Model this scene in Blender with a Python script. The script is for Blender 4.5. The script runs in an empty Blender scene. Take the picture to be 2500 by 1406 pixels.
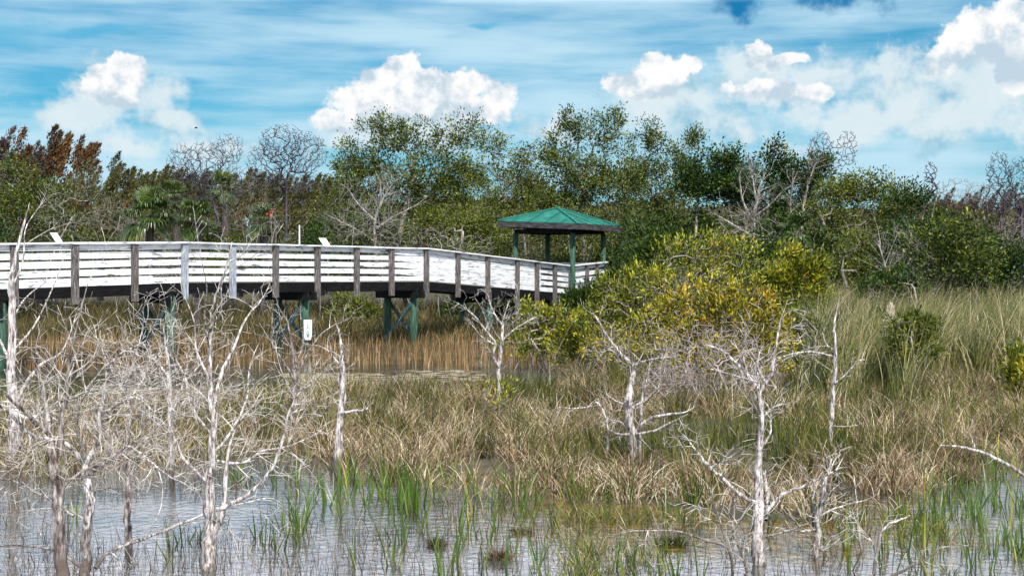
import bpy, math, random
import numpy as np
from mathutils import Vector

# ------------------------------------------------------------------ camera, sky, sun, exposure
SC = bpy.context.scene
COL = SC.collection
F = 3472.2          # focal length in photo pixels (50 mm on 36 mm, 2500 px wide)
HOR = 655.0         # horizon row in the photo
EYE = 2.4           # eye height above the water

cam_d = bpy.data.cameras.new("camera"); cam = bpy.data.objects.new("camera", cam_d); COL.objects.link(cam)
cam.location = (0, 0, EYE); cam.rotation_euler = (math.radians(90), 0, 0)
cam_d.lens = 50; cam_d.sensor_width = 36; cam_d.shift_y = -(703 - HOR) / 2500.0
cam_d.clip_start = 0.1; cam_d.clip_end = 8000
SC.camera = cam
SC.view_settings.view_transform = 'Standard'; SC.view_settings.look = 'None'
SC.view_settings.exposure = 0.6; SC.view_settings.gamma = 1.0
SC.view_settings.use_curve_mapping = False

SUN_EL = math.radians(50); SUN_AZ = math.atan2(0.30, -0.954)      # clockwise from +Y
sd = bpy.data.lights.new("sun", 'SUN'); sd.energy = 5.0; sd.angle = math.radians(0.5); sd.color = (1, .95, .87)
sun = bpy.data.objects.new("sun", sd); COL.objects.link(sun)
to_sun = Vector((math.sin(SUN_AZ) * math.cos(SUN_EL), math.cos(SUN_AZ) * math.cos(SUN_EL), math.sin(SUN_EL)))
sun.rotation_euler = to_sun.to_track_quat('Z', 'Y').to_euler()

def build_world():
    w = bpy.data.worlds.new("World"); SC.world = w; w.use_nodes = True
    nt = w.node_tree; N = nt.nodes; L = nt.links
    N.clear()
    def inp(node, i, v):
        if isinstance(v, bpy.types.NodeSocket): L.new(v, node.inputs[i])
        else: node.inputs[i].default_value = v
    def M(op, a, b=None, c=None, clamp=False):
        n = N.new('ShaderNodeMath'); n.operation = op; n.use_clamp = clamp
        inp(n, 0, a)
        if b is not None: inp(n, 1, b)
        if c is not None: inp(n, 2, c)
        return n.outputs[0]
    def V(op, a, b=None, out=0):
        n = N.new('ShaderNodeVectorMath'); n.operation = op
        inp(n, 0, a)
        if b is not None: inp(n, 1, b)
        return n.outputs[out]
    def smooth(x, a, b):
        n = N.new('ShaderNodeMapRange'); n.interpolation_type = 'SMOOTHSTEP'
        inp(n, 0, x); n.inputs[1].default_value = a; n.inputs[2].default_value = b
        return n.outputs[0]
    def noise(vec, scale, detail=4, rough=.55):
        n = N.new('ShaderNodeTexNoise'); L.new(vec, n.inputs['Vector'])
        n.inputs['Scale'].default_value = scale; n.inputs['Detail'].default_value = detail
        n.inputs['Roughness'].default_value = rough
        return n.outputs['Fac'], n.outputs['Color']
    def mix(f, a, b):
        n = N.new('ShaderNodeMix'); n.data_type = 'RGBA'
        inp(n, 0, f); inp(n, 6, a); inp(n, 7, b)
        return n.outputs[2]
    tc = N.new('ShaderNodeTexCoord')
    sep = N.new('ShaderNodeSeparateXYZ'); L.new(tc.outputs['Generated'], sep.inputs[0])
    az = M('ARCTAN2', sep.outputs[0], sep.outputs[1]); el = M('ARCSINE', sep.outputs[2])
    comb = N.new('ShaderNodeCombineXYZ'); L.new(az, comb.inputs[0]); L.new(el, comb.inputs[1])
    uv = comb.outputs[0]
    sky = N.new('ShaderNodeTexSky'); sky.sky_type = 'NISHITA'; sky.sun_disc = False
    sky.sun_elevation = SUN_EL; sky.sun_rotation = SUN_AZ; sky.dust_density = 0.6; sky.ozone_density = 2.0
    tint = N.new('ShaderNodeMix'); tint.data_type = 'RGBA'; tint.blend_type = 'MULTIPLY'; tint.inputs[0].default_value = 1
    L.new(sky.outputs[0], tint.inputs[6]); tint.inputs[7].default_value = SKY_TINT
    base = tint.outputs[2]
    # thin streaked high cloud
    st = V('MULTIPLY', uv, (1.6, 13.0, 1.0))
    f1, _ = noise(st, 3.2, 7, .6)
    f2, _ = noise(V('MULTIPLY', uv, (1.0, 3.0, 1.0)), 4.0, 3, .5)
    streak = smooth(M('ADD', M('MULTIPLY', f1, .55), M('MULTIPLY', f2, .55)), .37, .66)
    horiz = smooth(el, .11, .03)
    streak = M('MAXIMUM', M('MULTIPLY', streak, .92), M('MULTIPLY', horiz, .6))
    col = mix(streak, base, STREAK)
    # darker blue openings in the high cloud
    def blobs(lst, warp, amp, nz, namp):
        _, c = noise(uv, warp, 5, .6)
        d = V('MULTIPLY', V('SUBTRACT', c, (.5, .5, .5)), (amp, amp, 0))
        p = V('ADD', uv, d)
        best = None
        for (x, y, rx, ry) in lst:
            q = V('SUBTRACT', p, ((x - 1250) / F, (HOR - y) / F, 0))
            q = V('MULTIPLY', q, (F / rx, F / ry, 0))
            l = V('LENGTH', q, None, 1)
            best = l if best is None else M('SMOOTH_MIN', best, l, .25)
        n, _ = noise(uv, nz, 8, .62)
        return M('ADD', M('SUBTRACT', 1.0, best), M('MULTIPLY', M('SUBTRACT', n, .5), namp))
    holes = blobs([(1785, 8, 78, 44), (2070, -4, 165, 66), (2480, 2, 110, 52), (1900, -60, 90, 40)], 18, .05, 34, 2.6)
    col = mix(M('MULTIPLY', smooth(holes, -.15, .75), .95), col, DEEP)
    h2 = blobs([(0, 105, 330, 45), (260, 110, 220, 22), (1180, 60, 60, 12), (450, 225, 90, 14)], 10, .03, 10, .5)
    col = mix(M('MULTIPLY', smooth(h2, -.1, .9), .62), col, BLUE)
    # broken cumulus: soft grey-blue bodies with bright rims
    soft = blobs([(300, 240, 110, 60), (420, 300, 90, 40), (160, 310, 40, 40), (1620, 230, 150, 60), (1800, 215, 150, 60), (1990, 210, 120, 55),
                  (2160, 250, 130, 70), (2400, 220, 170, 110), (2300, 330, 190, 60), (1700, 310, 160, 60), (1330, 310, 70, 40), (880, 350, 160, 30), (640, 380, 200, 40)], 22, .05, 30, 3.0)
    sn, _ = noise(uv, 34, 7, .6)
    col = mix(M('MULTIPLY', smooth(soft, -.2, .7), .8), col, mix(smooth(sn, .38, .66), SOFT_D, SOFT_L))
    mid = blobs([(330, 250, 120, 70), (440, 300, 80, 30), (1600, 250, 120, 60), (1700, 240, 100, 50), (1880, 240, 150, 46), (1850, 180, 90, 40), (2130, 200, 90, 50), (2200, 260, 90, 60),
                 (2400, 230, 150, 110), (2300, 300, 160, 60), (1780, 320, 70, 50), (1010, 315, 230, 44), (1340, 300, 70, 40), (230, 290, 130, 60), (500, 360, 120, 40), (2480, 250, 90, 120), (2050, 300, 260, 60), (1560, 280, 120, 50), (2250, 220, 160, 60), (1950, 210, 180, 50), (2130, 180, 60, 30), (2470, 330, 60, 60), (2000, 200, 70, 30), (330, 380, 120, 40)], 24, .05, 36, 3.6)
    col = mix(M('MULTIPLY', smooth(mid, -.25, .9), .9), col, MIDC)
    # sunlit cumulus heads
    head = blobs([(1000, 180, 52, 46), (955, 225, 84, 56), (1050, 222, 84, 60), (900, 262, 92, 44), (1130, 252, 90, 48), (1205, 248, 52, 50), (820, 298, 64, 22), (1120, 212, 52, 44), (1040, 262, 84, 34),
                  (325, 192, 58, 40), (280, 226, 60, 44), (335, 250, 34, 36),                   (1590, 172, 64, 36), (1560, 208, 74, 34), (1660, 175, 44, 24), (1620, 200, 50, 36), (1840, 148, 44, 32), (1905, 168, 46, 18), (1960, 242, 62, 22), (1860, 228, 74, 24), 
                  (2420, 98, 88, 50), (2330, 132, 78, 42), (2262, 168, 44, 46), (2480, 150, 66, 80), (2390, 145, 70, 46), (2440, 200, 50, 60)], 26, .022, 38, 2.4)
    h3, _ = noise(uv, 120, 5, .6)
    head = M('ADD', head, M('MULTIPLY', M('SUBTRACT', h3, .5), .5))
    wn, _ = noise(V('ADD', uv, (.004, .010, 0)), 38, 7, .62)
    low = blobs([(1040, 300, 110, 34), (860, 325, 80, 20), (300, 262, 60, 22), (1600, 232, 90, 18), (1900, 250, 120, 16), (2400, 190, 120, 50), (2330, 165, 60, 20)], 20, .03, 20, 1.0)
    shade = M('SUBTRACT', smooth(wn, .36, .56), M('MULTIPLY', smooth(low, -.2, .7), .8), None, True)
    white = mix(shade, HEAD_D, HEAD_L)
    col = mix(smooth(head, -.22, .12), col, white)
    # above the picture: bright cloud band added out of view to whiten the water
    hi, _ = noise(V('MULTIPLY', tc.outputs['Generated'], (1, 1, 2.2)), 2.2, 7, .6)
    up = M('MULTIPLY', smooth(el, .181, .205), smooth(hi, .36, .56))
    up = M('MULTIPLY', up, smooth(el, .55, .36))
    col = mix(up, col, HIGH)
    bg = N.new('ShaderNodeBackground'); L.new(col, bg.inputs[0]); bg.inputs[1].default_value = WORLD_STRENGTH
    out = N.new('ShaderNodeOutputWorld'); L.new(bg.outputs[0], out.inputs[0])
    w.cycles.sampling_method = 'MANUAL'; w.cycles.sample_map_resolution = 512

# colours below are radiances before the background strength
WORLD_STRENGTH = 0.12
K = 1 / WORLD_STRENGTH
SKY_TINT = (.09, .43, .55, 1)
STREAK = (.37 * K, .53 * K, .62 * K, 1)
DEEP = (.0 * K, .13 * K, .30 * K, 1)
SOFT_D = (.19 * K, .37 * K, .47 * K, 1)
SOFT_L = (.46 * K, .55 * K, .59 * K, 1)
BLUE = (.008 * K, .27 * K, .46 * K, 1)
MIDC = (.50 * K, .57 * K, .60 * K, 1)
HEAD_D = (.36 * K, .45 * K, .52 * K, 1)
HEAD_L = (.66 * K, .66 * K, .66 * K, 1)
HIGH = (1.5 * K, 1.5 * K, 1.66 * K, 1)
build_world()

# ------------------------------------------------------------------ helpers
def P(px, py, D):
    """photo pixel + real distance -> point"""
    return np.array([(px - 1250) / F * D, D, EYE + (HOR - py) / F * D])
def Dof(py, z=0.0):
    return (EYE - z) * F / (py - HOR)
def s_of(D): return F / D

def tag(o, label=None, cat=None, group=None, kind=None):
    if label: o['label'] = label
    if cat: o['category'] = cat
    if group: o['group'] = group
    if kind: o['kind'] = kind
    return o
def empty(name, loc=(0, 0, 0), label=None, cat=None, group=None):
    o = bpy.data.objects.new(name, None); COL.objects.link(o); o.location = tuple(map(float, loc))
    o.empty_display_size = .2
    return tag(o, label, cat, group)
def mesh_obj(name, V, Fc, mat, parent=None, var=None, smooth=False, origin=None):
    """V (n,3) array in world space; Fc (m,k) int array or list of such arrays"""
    V = np.asarray(V, dtype=np.float64)
    q = parent
    while q is not None: V = V - np.array(q.location); q = q.parent
    if parent is None and origin is not None: V = V - np.array(origin)
    me = bpy.data.meshes.new(name)
    Fl = Fc if isinstance(Fc, list) else [Fc]
    Fl = [np.asarray(f, dtype=np.int32) for f in Fl if len(f)]
    loops = np.concatenate([f.ravel() for f in Fl]); tot = np.concatenate([np.full(len(f), f.shape[1], dtype=np.int32) for f in Fl])
    start = np.concatenate([[0], np.cumsum(tot)[:-1]]).astype(np.int32)
    me.vertices.add(len(V)); me.vertices.foreach_set('co', V.astype(np.float32).ravel())
    me.loops.add(len(loops)); me.loops.foreach_set('vertex_index', loops)
    me.polygons.add(len(tot)); me.polygons.foreach_set('loop_start', start)
    me.polygons.foreach_set('use_smooth', np.full(len(tot), bool(smooth)))
    me.update(calc_edges=True); me.validate()
    if var is not None:
        a = me.attributes.new('var', 'FLOAT', 'POINT'); a.data.foreach_set('value', np.asarray(var, dtype=np.float32))
    me.materials.append(mat)
    o = bpy.data.objects.new(name, me); COL.objects.link(o)
    if parent is not None: o.parent = parent
    elif origin is not None: o.location = tuple(map(float, origin))
    return o
class MB:
    """collects boxes, bars and cylinders of ONE part"""
    def __init__(s): s.V = []; s.F4 = []; s.n = 0
    def add(s, v, f):
        v = np.asarray(v, float); f = np.asarray(f)
        s.V.append(v); s.F4.append(f + s.n); s.n += len(v)
    def hexa(s, c8):
        s.add(c8, [(0, 3, 2, 1), (4, 5, 6, 7), (0, 1, 5, 4), (1, 2, 6, 5), (2, 3, 7, 6), (3, 0, 4, 7)])
    def bar(s, a, b, side, up, bev=0.0):
        """box from a to b; side, up are full half-extent vectors"""
        a, b, side, up = map(lambda q: np.asarray(q, float), (a, b, side, up))
        s.hexa([a - side - up, a + side - up, a + side + up, a - side + up, b - side - up, b + side - up, b + side + up, b - side + up])
    def cyl(s, a, b, r0, r1, k=14):
        a = np.asarray(a, float); b = np.asarray(b, float); d = b - a; d /= np.linalg.norm(d)
        u = np.cross(d, [0.3, .9, .1]); u /= np.linalg.norm(u); w = np.cross(d, u)
        t = np.arange(k) * 2 * math.pi / k
        ring = np.cos(t)[:, None] * u + np.sin(t)[:, None] * w
        v = np.vstack([a + ring * r0, b + ring * r1, [a], [b]])
        i = np.arange(k); j = (i + 1) % k
        s.add(v, np.stack([i, j, j + k, i + k], 1))
        s.F4[-1] = np.vstack([s.F4[-1], np.stack([j, i, np.full(k, 2 * k), np.full(k, 2 * k)], 1) + s.n - len(v), np.stack([i + k, j + k, np.full(k, 2 * k + 1), np.full(k, 2 * k + 1)], 1) + s.n - len(v)])
    def build(s, name, mat, parent=None, smooth=False, bevel=0.0):
        V = np.vstack(s.V); f = np.vstack(s.F4)
        q = f[f[:, 2] != f[:, 3]]; t = f[f[:, 2] == f[:, 3]][:, :3]
        o = mesh_obj(name, V, [q, t] if len(t) else q, mat, parent, smooth=smooth)
        if bevel:
            m = o.modifiers.new('b', 'BEVEL'); m.width = bevel; m.segments = 2; m.limit_method = 'ANGLE'
        return o

# ------------------------------------------------------------------ materials
def new_mat(name):
    m = bpy.data.materials.new(name); m.use_nodes = True
    nt = m.node_tree; nt.nodes.clear()
    return m, nt, nt.nodes, nt.links
def ramp(N, cols, interp='LINEAR'):
    r = N.new('ShaderNodeValToRGB'); e = r.color_ramp.elements; r.color_ramp.interpolation = interp
    for i, (p, c) in enumerate(cols):
        x = e[i] if i < 2 else e.new(p)
        x.position = p; x.color = (*c, 1)
    return r
def leaf_mat(name, cols, trans=.2, rough=.5, spec=.35):
    m, nt, N, L = new_mat(name)
    at = N.new('ShaderNodeAttribute'); at.attribute_name = 'var'
    r = ramp(N, cols); L.new(at.outputs['Fac'], r.inputs[0])
    b = N.new('ShaderNodeBsdfPrincipled'); L.new(r.outputs[0], b.inputs['Base Color'])
    b.inputs['Roughness'].default_value = rough; b.inputs['Specular IOR Level'].default_value = spec
    t = N.new('ShaderNodeBsdfTranslucent'); L.new(r.outputs[0], t.inputs[0])
    mx = N.new('ShaderNodeMixShader'); mx.inputs[0].default_value = trans
    L.new(b.outputs[0], mx.inputs[1]); L.new(t.outputs[0], mx.inputs[2])
    o = N.new('ShaderNodeOutputMaterial'); L.new(mx.outputs[0], o.inputs[0])
    return m
def wood_mat(name, cols, scale=(6, 6, 1.0), nscale=6.0, rough=.8, bump=.25, detail=8, spec=.3):
    """streaked noise along local z / bar direction"""
    m, nt, N, L = new_mat(name)
    tc = N.new('ShaderNodeTexCoord'); mp = N.new('ShaderNodeMapping'); mp.inputs['Scale'].default_value = scale
    L.new(tc.outputs['Object'], mp.inputs[0])
    n = N.new('ShaderNodeTexNoise'); n.inputs['Scale'].default_value = nscale; n.inputs['Detail'].default_value = detail; n.inputs['Roughness'].default_value = .65
    L.new(mp.outputs[0], n.inputs['Vector'])
    r = ramp(N, cols); L.new(n.outputs['Fac'], r.inputs[0])
    b = N.new('ShaderNodeBsdfPrincipled'); L.new(r.outputs[0], b.inputs['Base Color']); b.inputs['Roughness'].default_value = rough
    b.inputs['Specular IOR Level'].default_value = spec
    bp = N.new('ShaderNodeBump'); bp.inputs['Strength'].default_value = bump; bp.inputs['Distance'].default_value = .02
    L.new(n.outputs['Fac'], bp.inputs['Height']); L.new(bp.outputs[0], b.inputs['Normal'])
    o = N.new('ShaderNodeOutputMaterial'); L.new(b.outputs[0], o.inputs[0])
    return m
MT = {}
MT['bark_dead'] = wood_mat('bark_dead', [(.38, (.05, .04, .04)), (.46, (.22, .185, .185)), (.54, (.48, .44, .43)), (.66, (.76, .72, .70))], (8, 8, 1.6), 5, .85, .8)
def wet_foot(m):
    nt = m.node_tree; N = nt.nodes; L = nt.links
    b = [n for n in N if n.type == 'BSDF_PRINCIPLED'][0]; src = b.inputs['Base Color'].links[0].from_socket
    tc = N.new('ShaderNodeTexCoord'); sp = N.new('ShaderNodeSeparateXYZ'); L.new(tc.outputs['Object'], sp.inputs[0])
    n = N.new('ShaderNodeTexNoise'); n.inputs['Scale'].default_value = 5; n.inputs['Detail'].default_value = 6; L.new(tc.outputs['Object'], n.inputs['Vector'])
    ma = N.new('ShaderNodeMath'); ma.operation = 'MULTIPLY_ADD'; L.new(n.outputs['Fac'], ma.inputs[0]); ma.inputs[1].default_value = -.9; L.new(sp.outputs[2], ma.inputs[2])
    mr = N.new('ShaderNodeMapRange'); mr.interpolation_type = 'SMOOTHSTEP'; L.new(ma.outputs[0], mr.inputs[0]); mr.inputs[1].default_value = -.35; mr.inputs[2].default_value = .12
    mx = N.new('ShaderNodeMix'); mx.data_type = 'RGBA'; mx.blend_type = 'MIX'; L.new(mr.outputs[0], mx.inputs[0]); mx.inputs[6].default_value = (.10, .078, .065, 1); L.new(src, mx.inputs[7])
    L.new(mx.outputs[2], b.inputs['Base Color'])
wet_foot(MT['bark_dead'])
MT['twig_dead'] = wood_mat('twig_dead', [(.38, (.08, .065, .06)), (.5, (.36, .32, .30)), (.64, (.74, .70, .66))], (3, 3, 3), 3, .85, .2)
MT['bark_grey'] = wood_mat('bark_grey', [(.32, (.05, .042, .04)), (.5, (.16, .14, .13)), (.7, (.32, .29, .27))], (6, 6, 1), 4, .9, .4)
MT['bark_pale'] = wood_mat('bark_pale', [(.32, (.06, .05, .045)), (.5, (.21, .185, .17)), (.7, (.42, .39, .36))], (6, 6, 1), 3, .9, .3)
MT['bark_pale2'] = wood_mat('bark_pale2', [(.38, (.07, .06, .055)), (.5, (.22, .20, .185)), (.66, (.46, .43, .41))], (4, 4, 1), 3, .9, .3)
MT['bark_dark'] = wood_mat('bark_dark', [(.32, (.02, .017, .016)), (.5, (.055, .045, .042)), (.7, (.11, .095, .09))], (6, 6, 1), 4, .9, .4)
MT['twig_purple'] = wood_mat('twig_purple', [(.3, (.025, .02, .03)), (.5, (.06, .052, .066)), (.7, (.13, .115, .14))], (2, 2, 2), 2, .9, .1)
MT['twig_shrub'] = wood_mat('twig_shrub', [(.3, (.12, .09, .09)), (.5, (.27, .22, .22)), (.7, (.45, .40, .40))], (4, 4, 4), 3, .9, .1)
MT['oak'] = leaf_mat('oak_leaf', [(0, (0.0112, 0.0224, 0.0031)), (.45, (0.0544, 0.0800, 0.0062)), (.8, (0.1360, 0.1680, 0.0112)), (1, (0.2400, 0.2480, 0.0248))])
MT['olive'] = leaf_mat('olive_leaf', [(0, (0.0240, 0.0360, 0.0037)), (.45, (0.0760, 0.1000, 0.0062)), (.8, (0.1520, 0.1680, 0.0124)), (1, (0.2560, 0.2400, 0.0248))])
MT['dark'] = leaf_mat('dark_leaf', [(0, (0.0064, 0.0176, 0.0025)), (.5, (0.0240, 0.0560, 0.0050)), (.85, (0.0720, 0.1200, 0.0112)), (1, (0.1920, 0.1760, 0.0186))], .2, .5, .3)
MT['greygreen'] = leaf_mat('greygreen_leaf', [(0, (0.0320, 0.0400, 0.0186)), (.5, (0.0800, 0.1000, 0.0372)), (1, (0.1760, 0.1920, 0.0806))])
MT['rust'] = leaf_mat('rust_leaf', [(0, (.03, .016, .006)), (.5, (.12, .058, .02)), (.85, (.26, .14, .05)), (1, (.28, .20, .07))], .3, .7)
MT['plume_brown'] = leaf_mat('plume_brown', [(0, (.03, .02, .016)), (.5, (.085, .055, .045)), (.85, (.16, .11, .08)), (1, (.22, .17, .12))], .3, .7)
MT['plume_olive'] = leaf_mat('plume_olive', [(0, (.03, .028, .010)), (.5, (.09, .088, .025)), (.85, (.19, .16, .05)), (1, (.30, .18, .06))], .3, .7)
MT['yellow'] = leaf_mat('yellow_leaf', [(0, (.02, .035, .004)), (.34, (.10, .12, .008)), (.68, (.31, .32, .02)), (.92, (.52, .48, .045)), (1, (.60, .36, .04))], .3, .45, .4)
MT['amber'] = leaf_mat('amber_leaf', [(0, (.025, .035, .005)), (.34, (.13, .13, .010)), (.62, (.42, .35, .022)), (.9, (.62, .46, .04)), (1, (.60, .25, .04))], .3, .45, .4)
MT['bark_old'] = wood_mat('bark_old', [(.38, (.04, .03, .028)), (.46, (.13, .10, .095)), (.55, (.30, .26, .245)), (.68, (.62, .57, .54))], (8, 8, 1.4), 4, .9, .8)
wet_foot(MT['bark_old'])
MT['palm'] = leaf_mat('palm_frond', [(0, (.012, .03, .008)), (.5, (.045, .08, .014)), (.85, (.16, .21, .04)), (1, (.4, .38, .1))], .2, .38, .5)
MT['tan'] = leaf_mat('tan_sedge', [(0, (.04, .026, .014)), (.35, (.13, .082, .035)), (.65, (.36, .26, .15)), (1, (.72, .61, .45))], .25, .6)
MT['mixed'] = leaf_mat('green_sedge', [(0, (.010, .02, .003)), (.45, (.055, .066, .008)), (.8, (.19, .19, .025)), (1, (.45, .36, .14))], .3, .5)
MT['reed'] = leaf_mat('red_reed', [(0, (.02, .016, .006)), (.4, (.085, .056, .018)), (.8, (.34, .21, .095)), (1, (.60, .46, .28))], .25, .6)
MT['blade'] = leaf_mat('green_blade', [(0, (.02, .05, .005)), (.5, (.055, .11, .010)), (.85, (.16, .21, .02)), (1, (.48, .36, .05))], .3, .4, .5)
MT['stem'] = leaf_mat('dead_stem', [(0, (.03, .024, .018)), (.5, (.09, .07, .05)), (1, (.30, .24, .17))], .05, .7)
MT['saw'] = leaf_mat('sawgrass', [(0, (.02, .032, .010)), (.4, (.09, .11, .03)), (.75, (.30, .27, .10)), (1, (.62, .52, .33))], .3, .5)
MT['bank'] = leaf_mat('bank_grass', [(0, (.012, .014, .004)), (.45, (.06, .055, .013)), (.8, (.25, .18, .06)), (1, (.45, .36, .17))], .3, .6)
MT['plume'] = leaf_mat('cream_plume', [(0, (.5, .42, .32)), (1, (.8, .72, .6))], .35, .8)
MT['redflower'] = leaf_mat('red_bract', [(0, (.35, .02, .02)), (1, (.6, .06, .04))], .2, .5)

def white_paint():
    m, nt, N, L = new_mat('white_painted_board')
    tc = N.new('ShaderNodeTexCoord')
    at = N.new('ShaderNodeObjectInfo')
    n = N.new('ShaderNodeTexNoise'); n.inputs['Scale'].default_value = 2.2; n.inputs['Detail'].default_value = 9; n.inputs['Roughness'].default_value = .7
    mp = N.new('ShaderNodeMapping'); mp.inputs['Scale'].default_value = (1, 1, 6)
    ad = N.new('ShaderNodeVectorMath'); ad.operation = 'ADD'; L.new(tc.outputs['Object'], ad.inputs[0]); 
    cmb = N.new('ShaderNodeCombineXYZ'); mu = N.new('ShaderNodeMath'); mu.operation = 'MULTIPLY'; L.new(at.outputs['Random'], mu.inputs[0]); mu.inputs[1].default_value = 50
    L.new(mu.outputs[0], cmb.inputs[0]); L.new(cmb.outputs[0], ad.inputs[1]); L.new(ad.outputs[0], mp.inputs[0]); L.new(mp.outputs[0], n.inputs['Vector'])
    r = ramp(N, [(.35, (.08, .07, .07)), (.40, (.36, .36, .38)), (.46, (.62, .63, .66)), (.7, (.78, .79, .81))]); L.new(n.outputs['Fac'], r.inputs[0])
    b = N.new('ShaderNodeBsdfPrincipled'); L.new(r.outputs[0], b.inputs['Base Color']); b.inputs['Roughness'].default_value = .5
    bp = N.new('ShaderNodeBump'); bp.inputs['Strength'].default_value = .2; bp.inputs['Distance'].default_value = .01
    L.new(n.outputs['Fac'], bp.inputs['Height']); L.new(bp.outputs[0], b.inputs['Normal'])
    o = N.new('ShaderNodeOutputMaterial'); L.new(b.outputs[0], o.inputs[0])
    return m
MT['white'] = white_paint()
MT['post'] = wood_mat('weathered_post', [(.34, (.02, .016, .016)), (.47, (.075, .062, .06)), (.58, (.15, .135, .135)), (.70, (.36, .36, .38))], (9, 9, .8), 5, .8, .5)
MT['post_blue'] = wood_mat('bluish_weathered_post', [(.28, (.05, .055, .065)), (.45, (.19, .21, .25)), (.6, (.34, .38, .43)), (.75, (.5, .54, .6))], (9, 9, .8), 5, .8, .5)
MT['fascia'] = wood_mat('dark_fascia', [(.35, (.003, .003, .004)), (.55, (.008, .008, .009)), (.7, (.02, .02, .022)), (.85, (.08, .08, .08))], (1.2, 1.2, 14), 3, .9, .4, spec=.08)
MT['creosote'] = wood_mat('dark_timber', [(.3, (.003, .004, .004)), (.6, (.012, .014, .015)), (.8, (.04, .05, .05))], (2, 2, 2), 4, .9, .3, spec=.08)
MT['pile'] = wood_mat('green_treated_pile', [(.36, (.006, .022, .014)), (.5, (.018, .058, .038)), (.66, (.06, .13, .09))], (10, 10, .7), 4, .7, .5)
MT['brace'] = wood_mat('bluegreen_brace', [(.3, (.012, .03, .035)), (.5, (.03, .065, .075)), (.72, (.14, .2, .22))], (6, 6, 6), 3, .7, .4)
MT['deck'] = wood_mat('deck_plank', [(.3, (.10, .09, .085)), (.6, (.24, .22, .2))], (2, 10, 2), 4, .8, .3)
MT['sign'] = wood_mat('white_sign', [(.3, (.54, .54, .54)), (.7, (.66, .66, .66))], (2, 2, 2), 3, .45, .0)
MT['signgreen'] = wood_mat('green_sign_print', [(.3, (.004, .16, .09)), (.7, (.008, .22, .13))], (2, 2, 2), 3, .5, .0)
MT['gz_fascia'] = wood_mat('gazebo_fascia', [(.38, (.012, .010, .012)), (.52, (.04, .034, .038)), (.68, (.13, .12, .125))], (1, 1, 12), 3, .8, .4)
MT['bird'] = wood_mat('bird_feather', [(.3, (.02, .02, .022)), (.7, (.05, .05, .055))], (2, 2, 2), 3, .8, .0)

def roof_mat():
    m, nt, N, L = new_mat('green_metal_roof')
    tc = N.new('ShaderNodeTexCoord')
    n = N.new('ShaderNodeTexNoise'); n.inputs['Scale'].default_value = 2.4; n.inputs['Detail'].default_value = 9; n.inputs['Roughness'].default_value = .7
    L.new(tc.outputs['Object'], n.inputs['Vector'])
    r = ramp(N, [(.3, (.003, .06, .045)), (.46, (.005, .105, .078)), (.62, (.012, .17, .125)), (.8, (.12, .34, .27))]); L.new(n.outputs['Fac'], r.inputs[0])
    b = N.new('ShaderNodeBsdfPrincipled'); L.new(r.outputs[0], b.inputs['Base Color']); b.inputs['Roughness'].default_value = .5
    o = N.new('ShaderNodeOutputMaterial'); L.new(b.outputs[0], o.inputs[0])
    return m
MT['roof'] = roof_mat()

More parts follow.
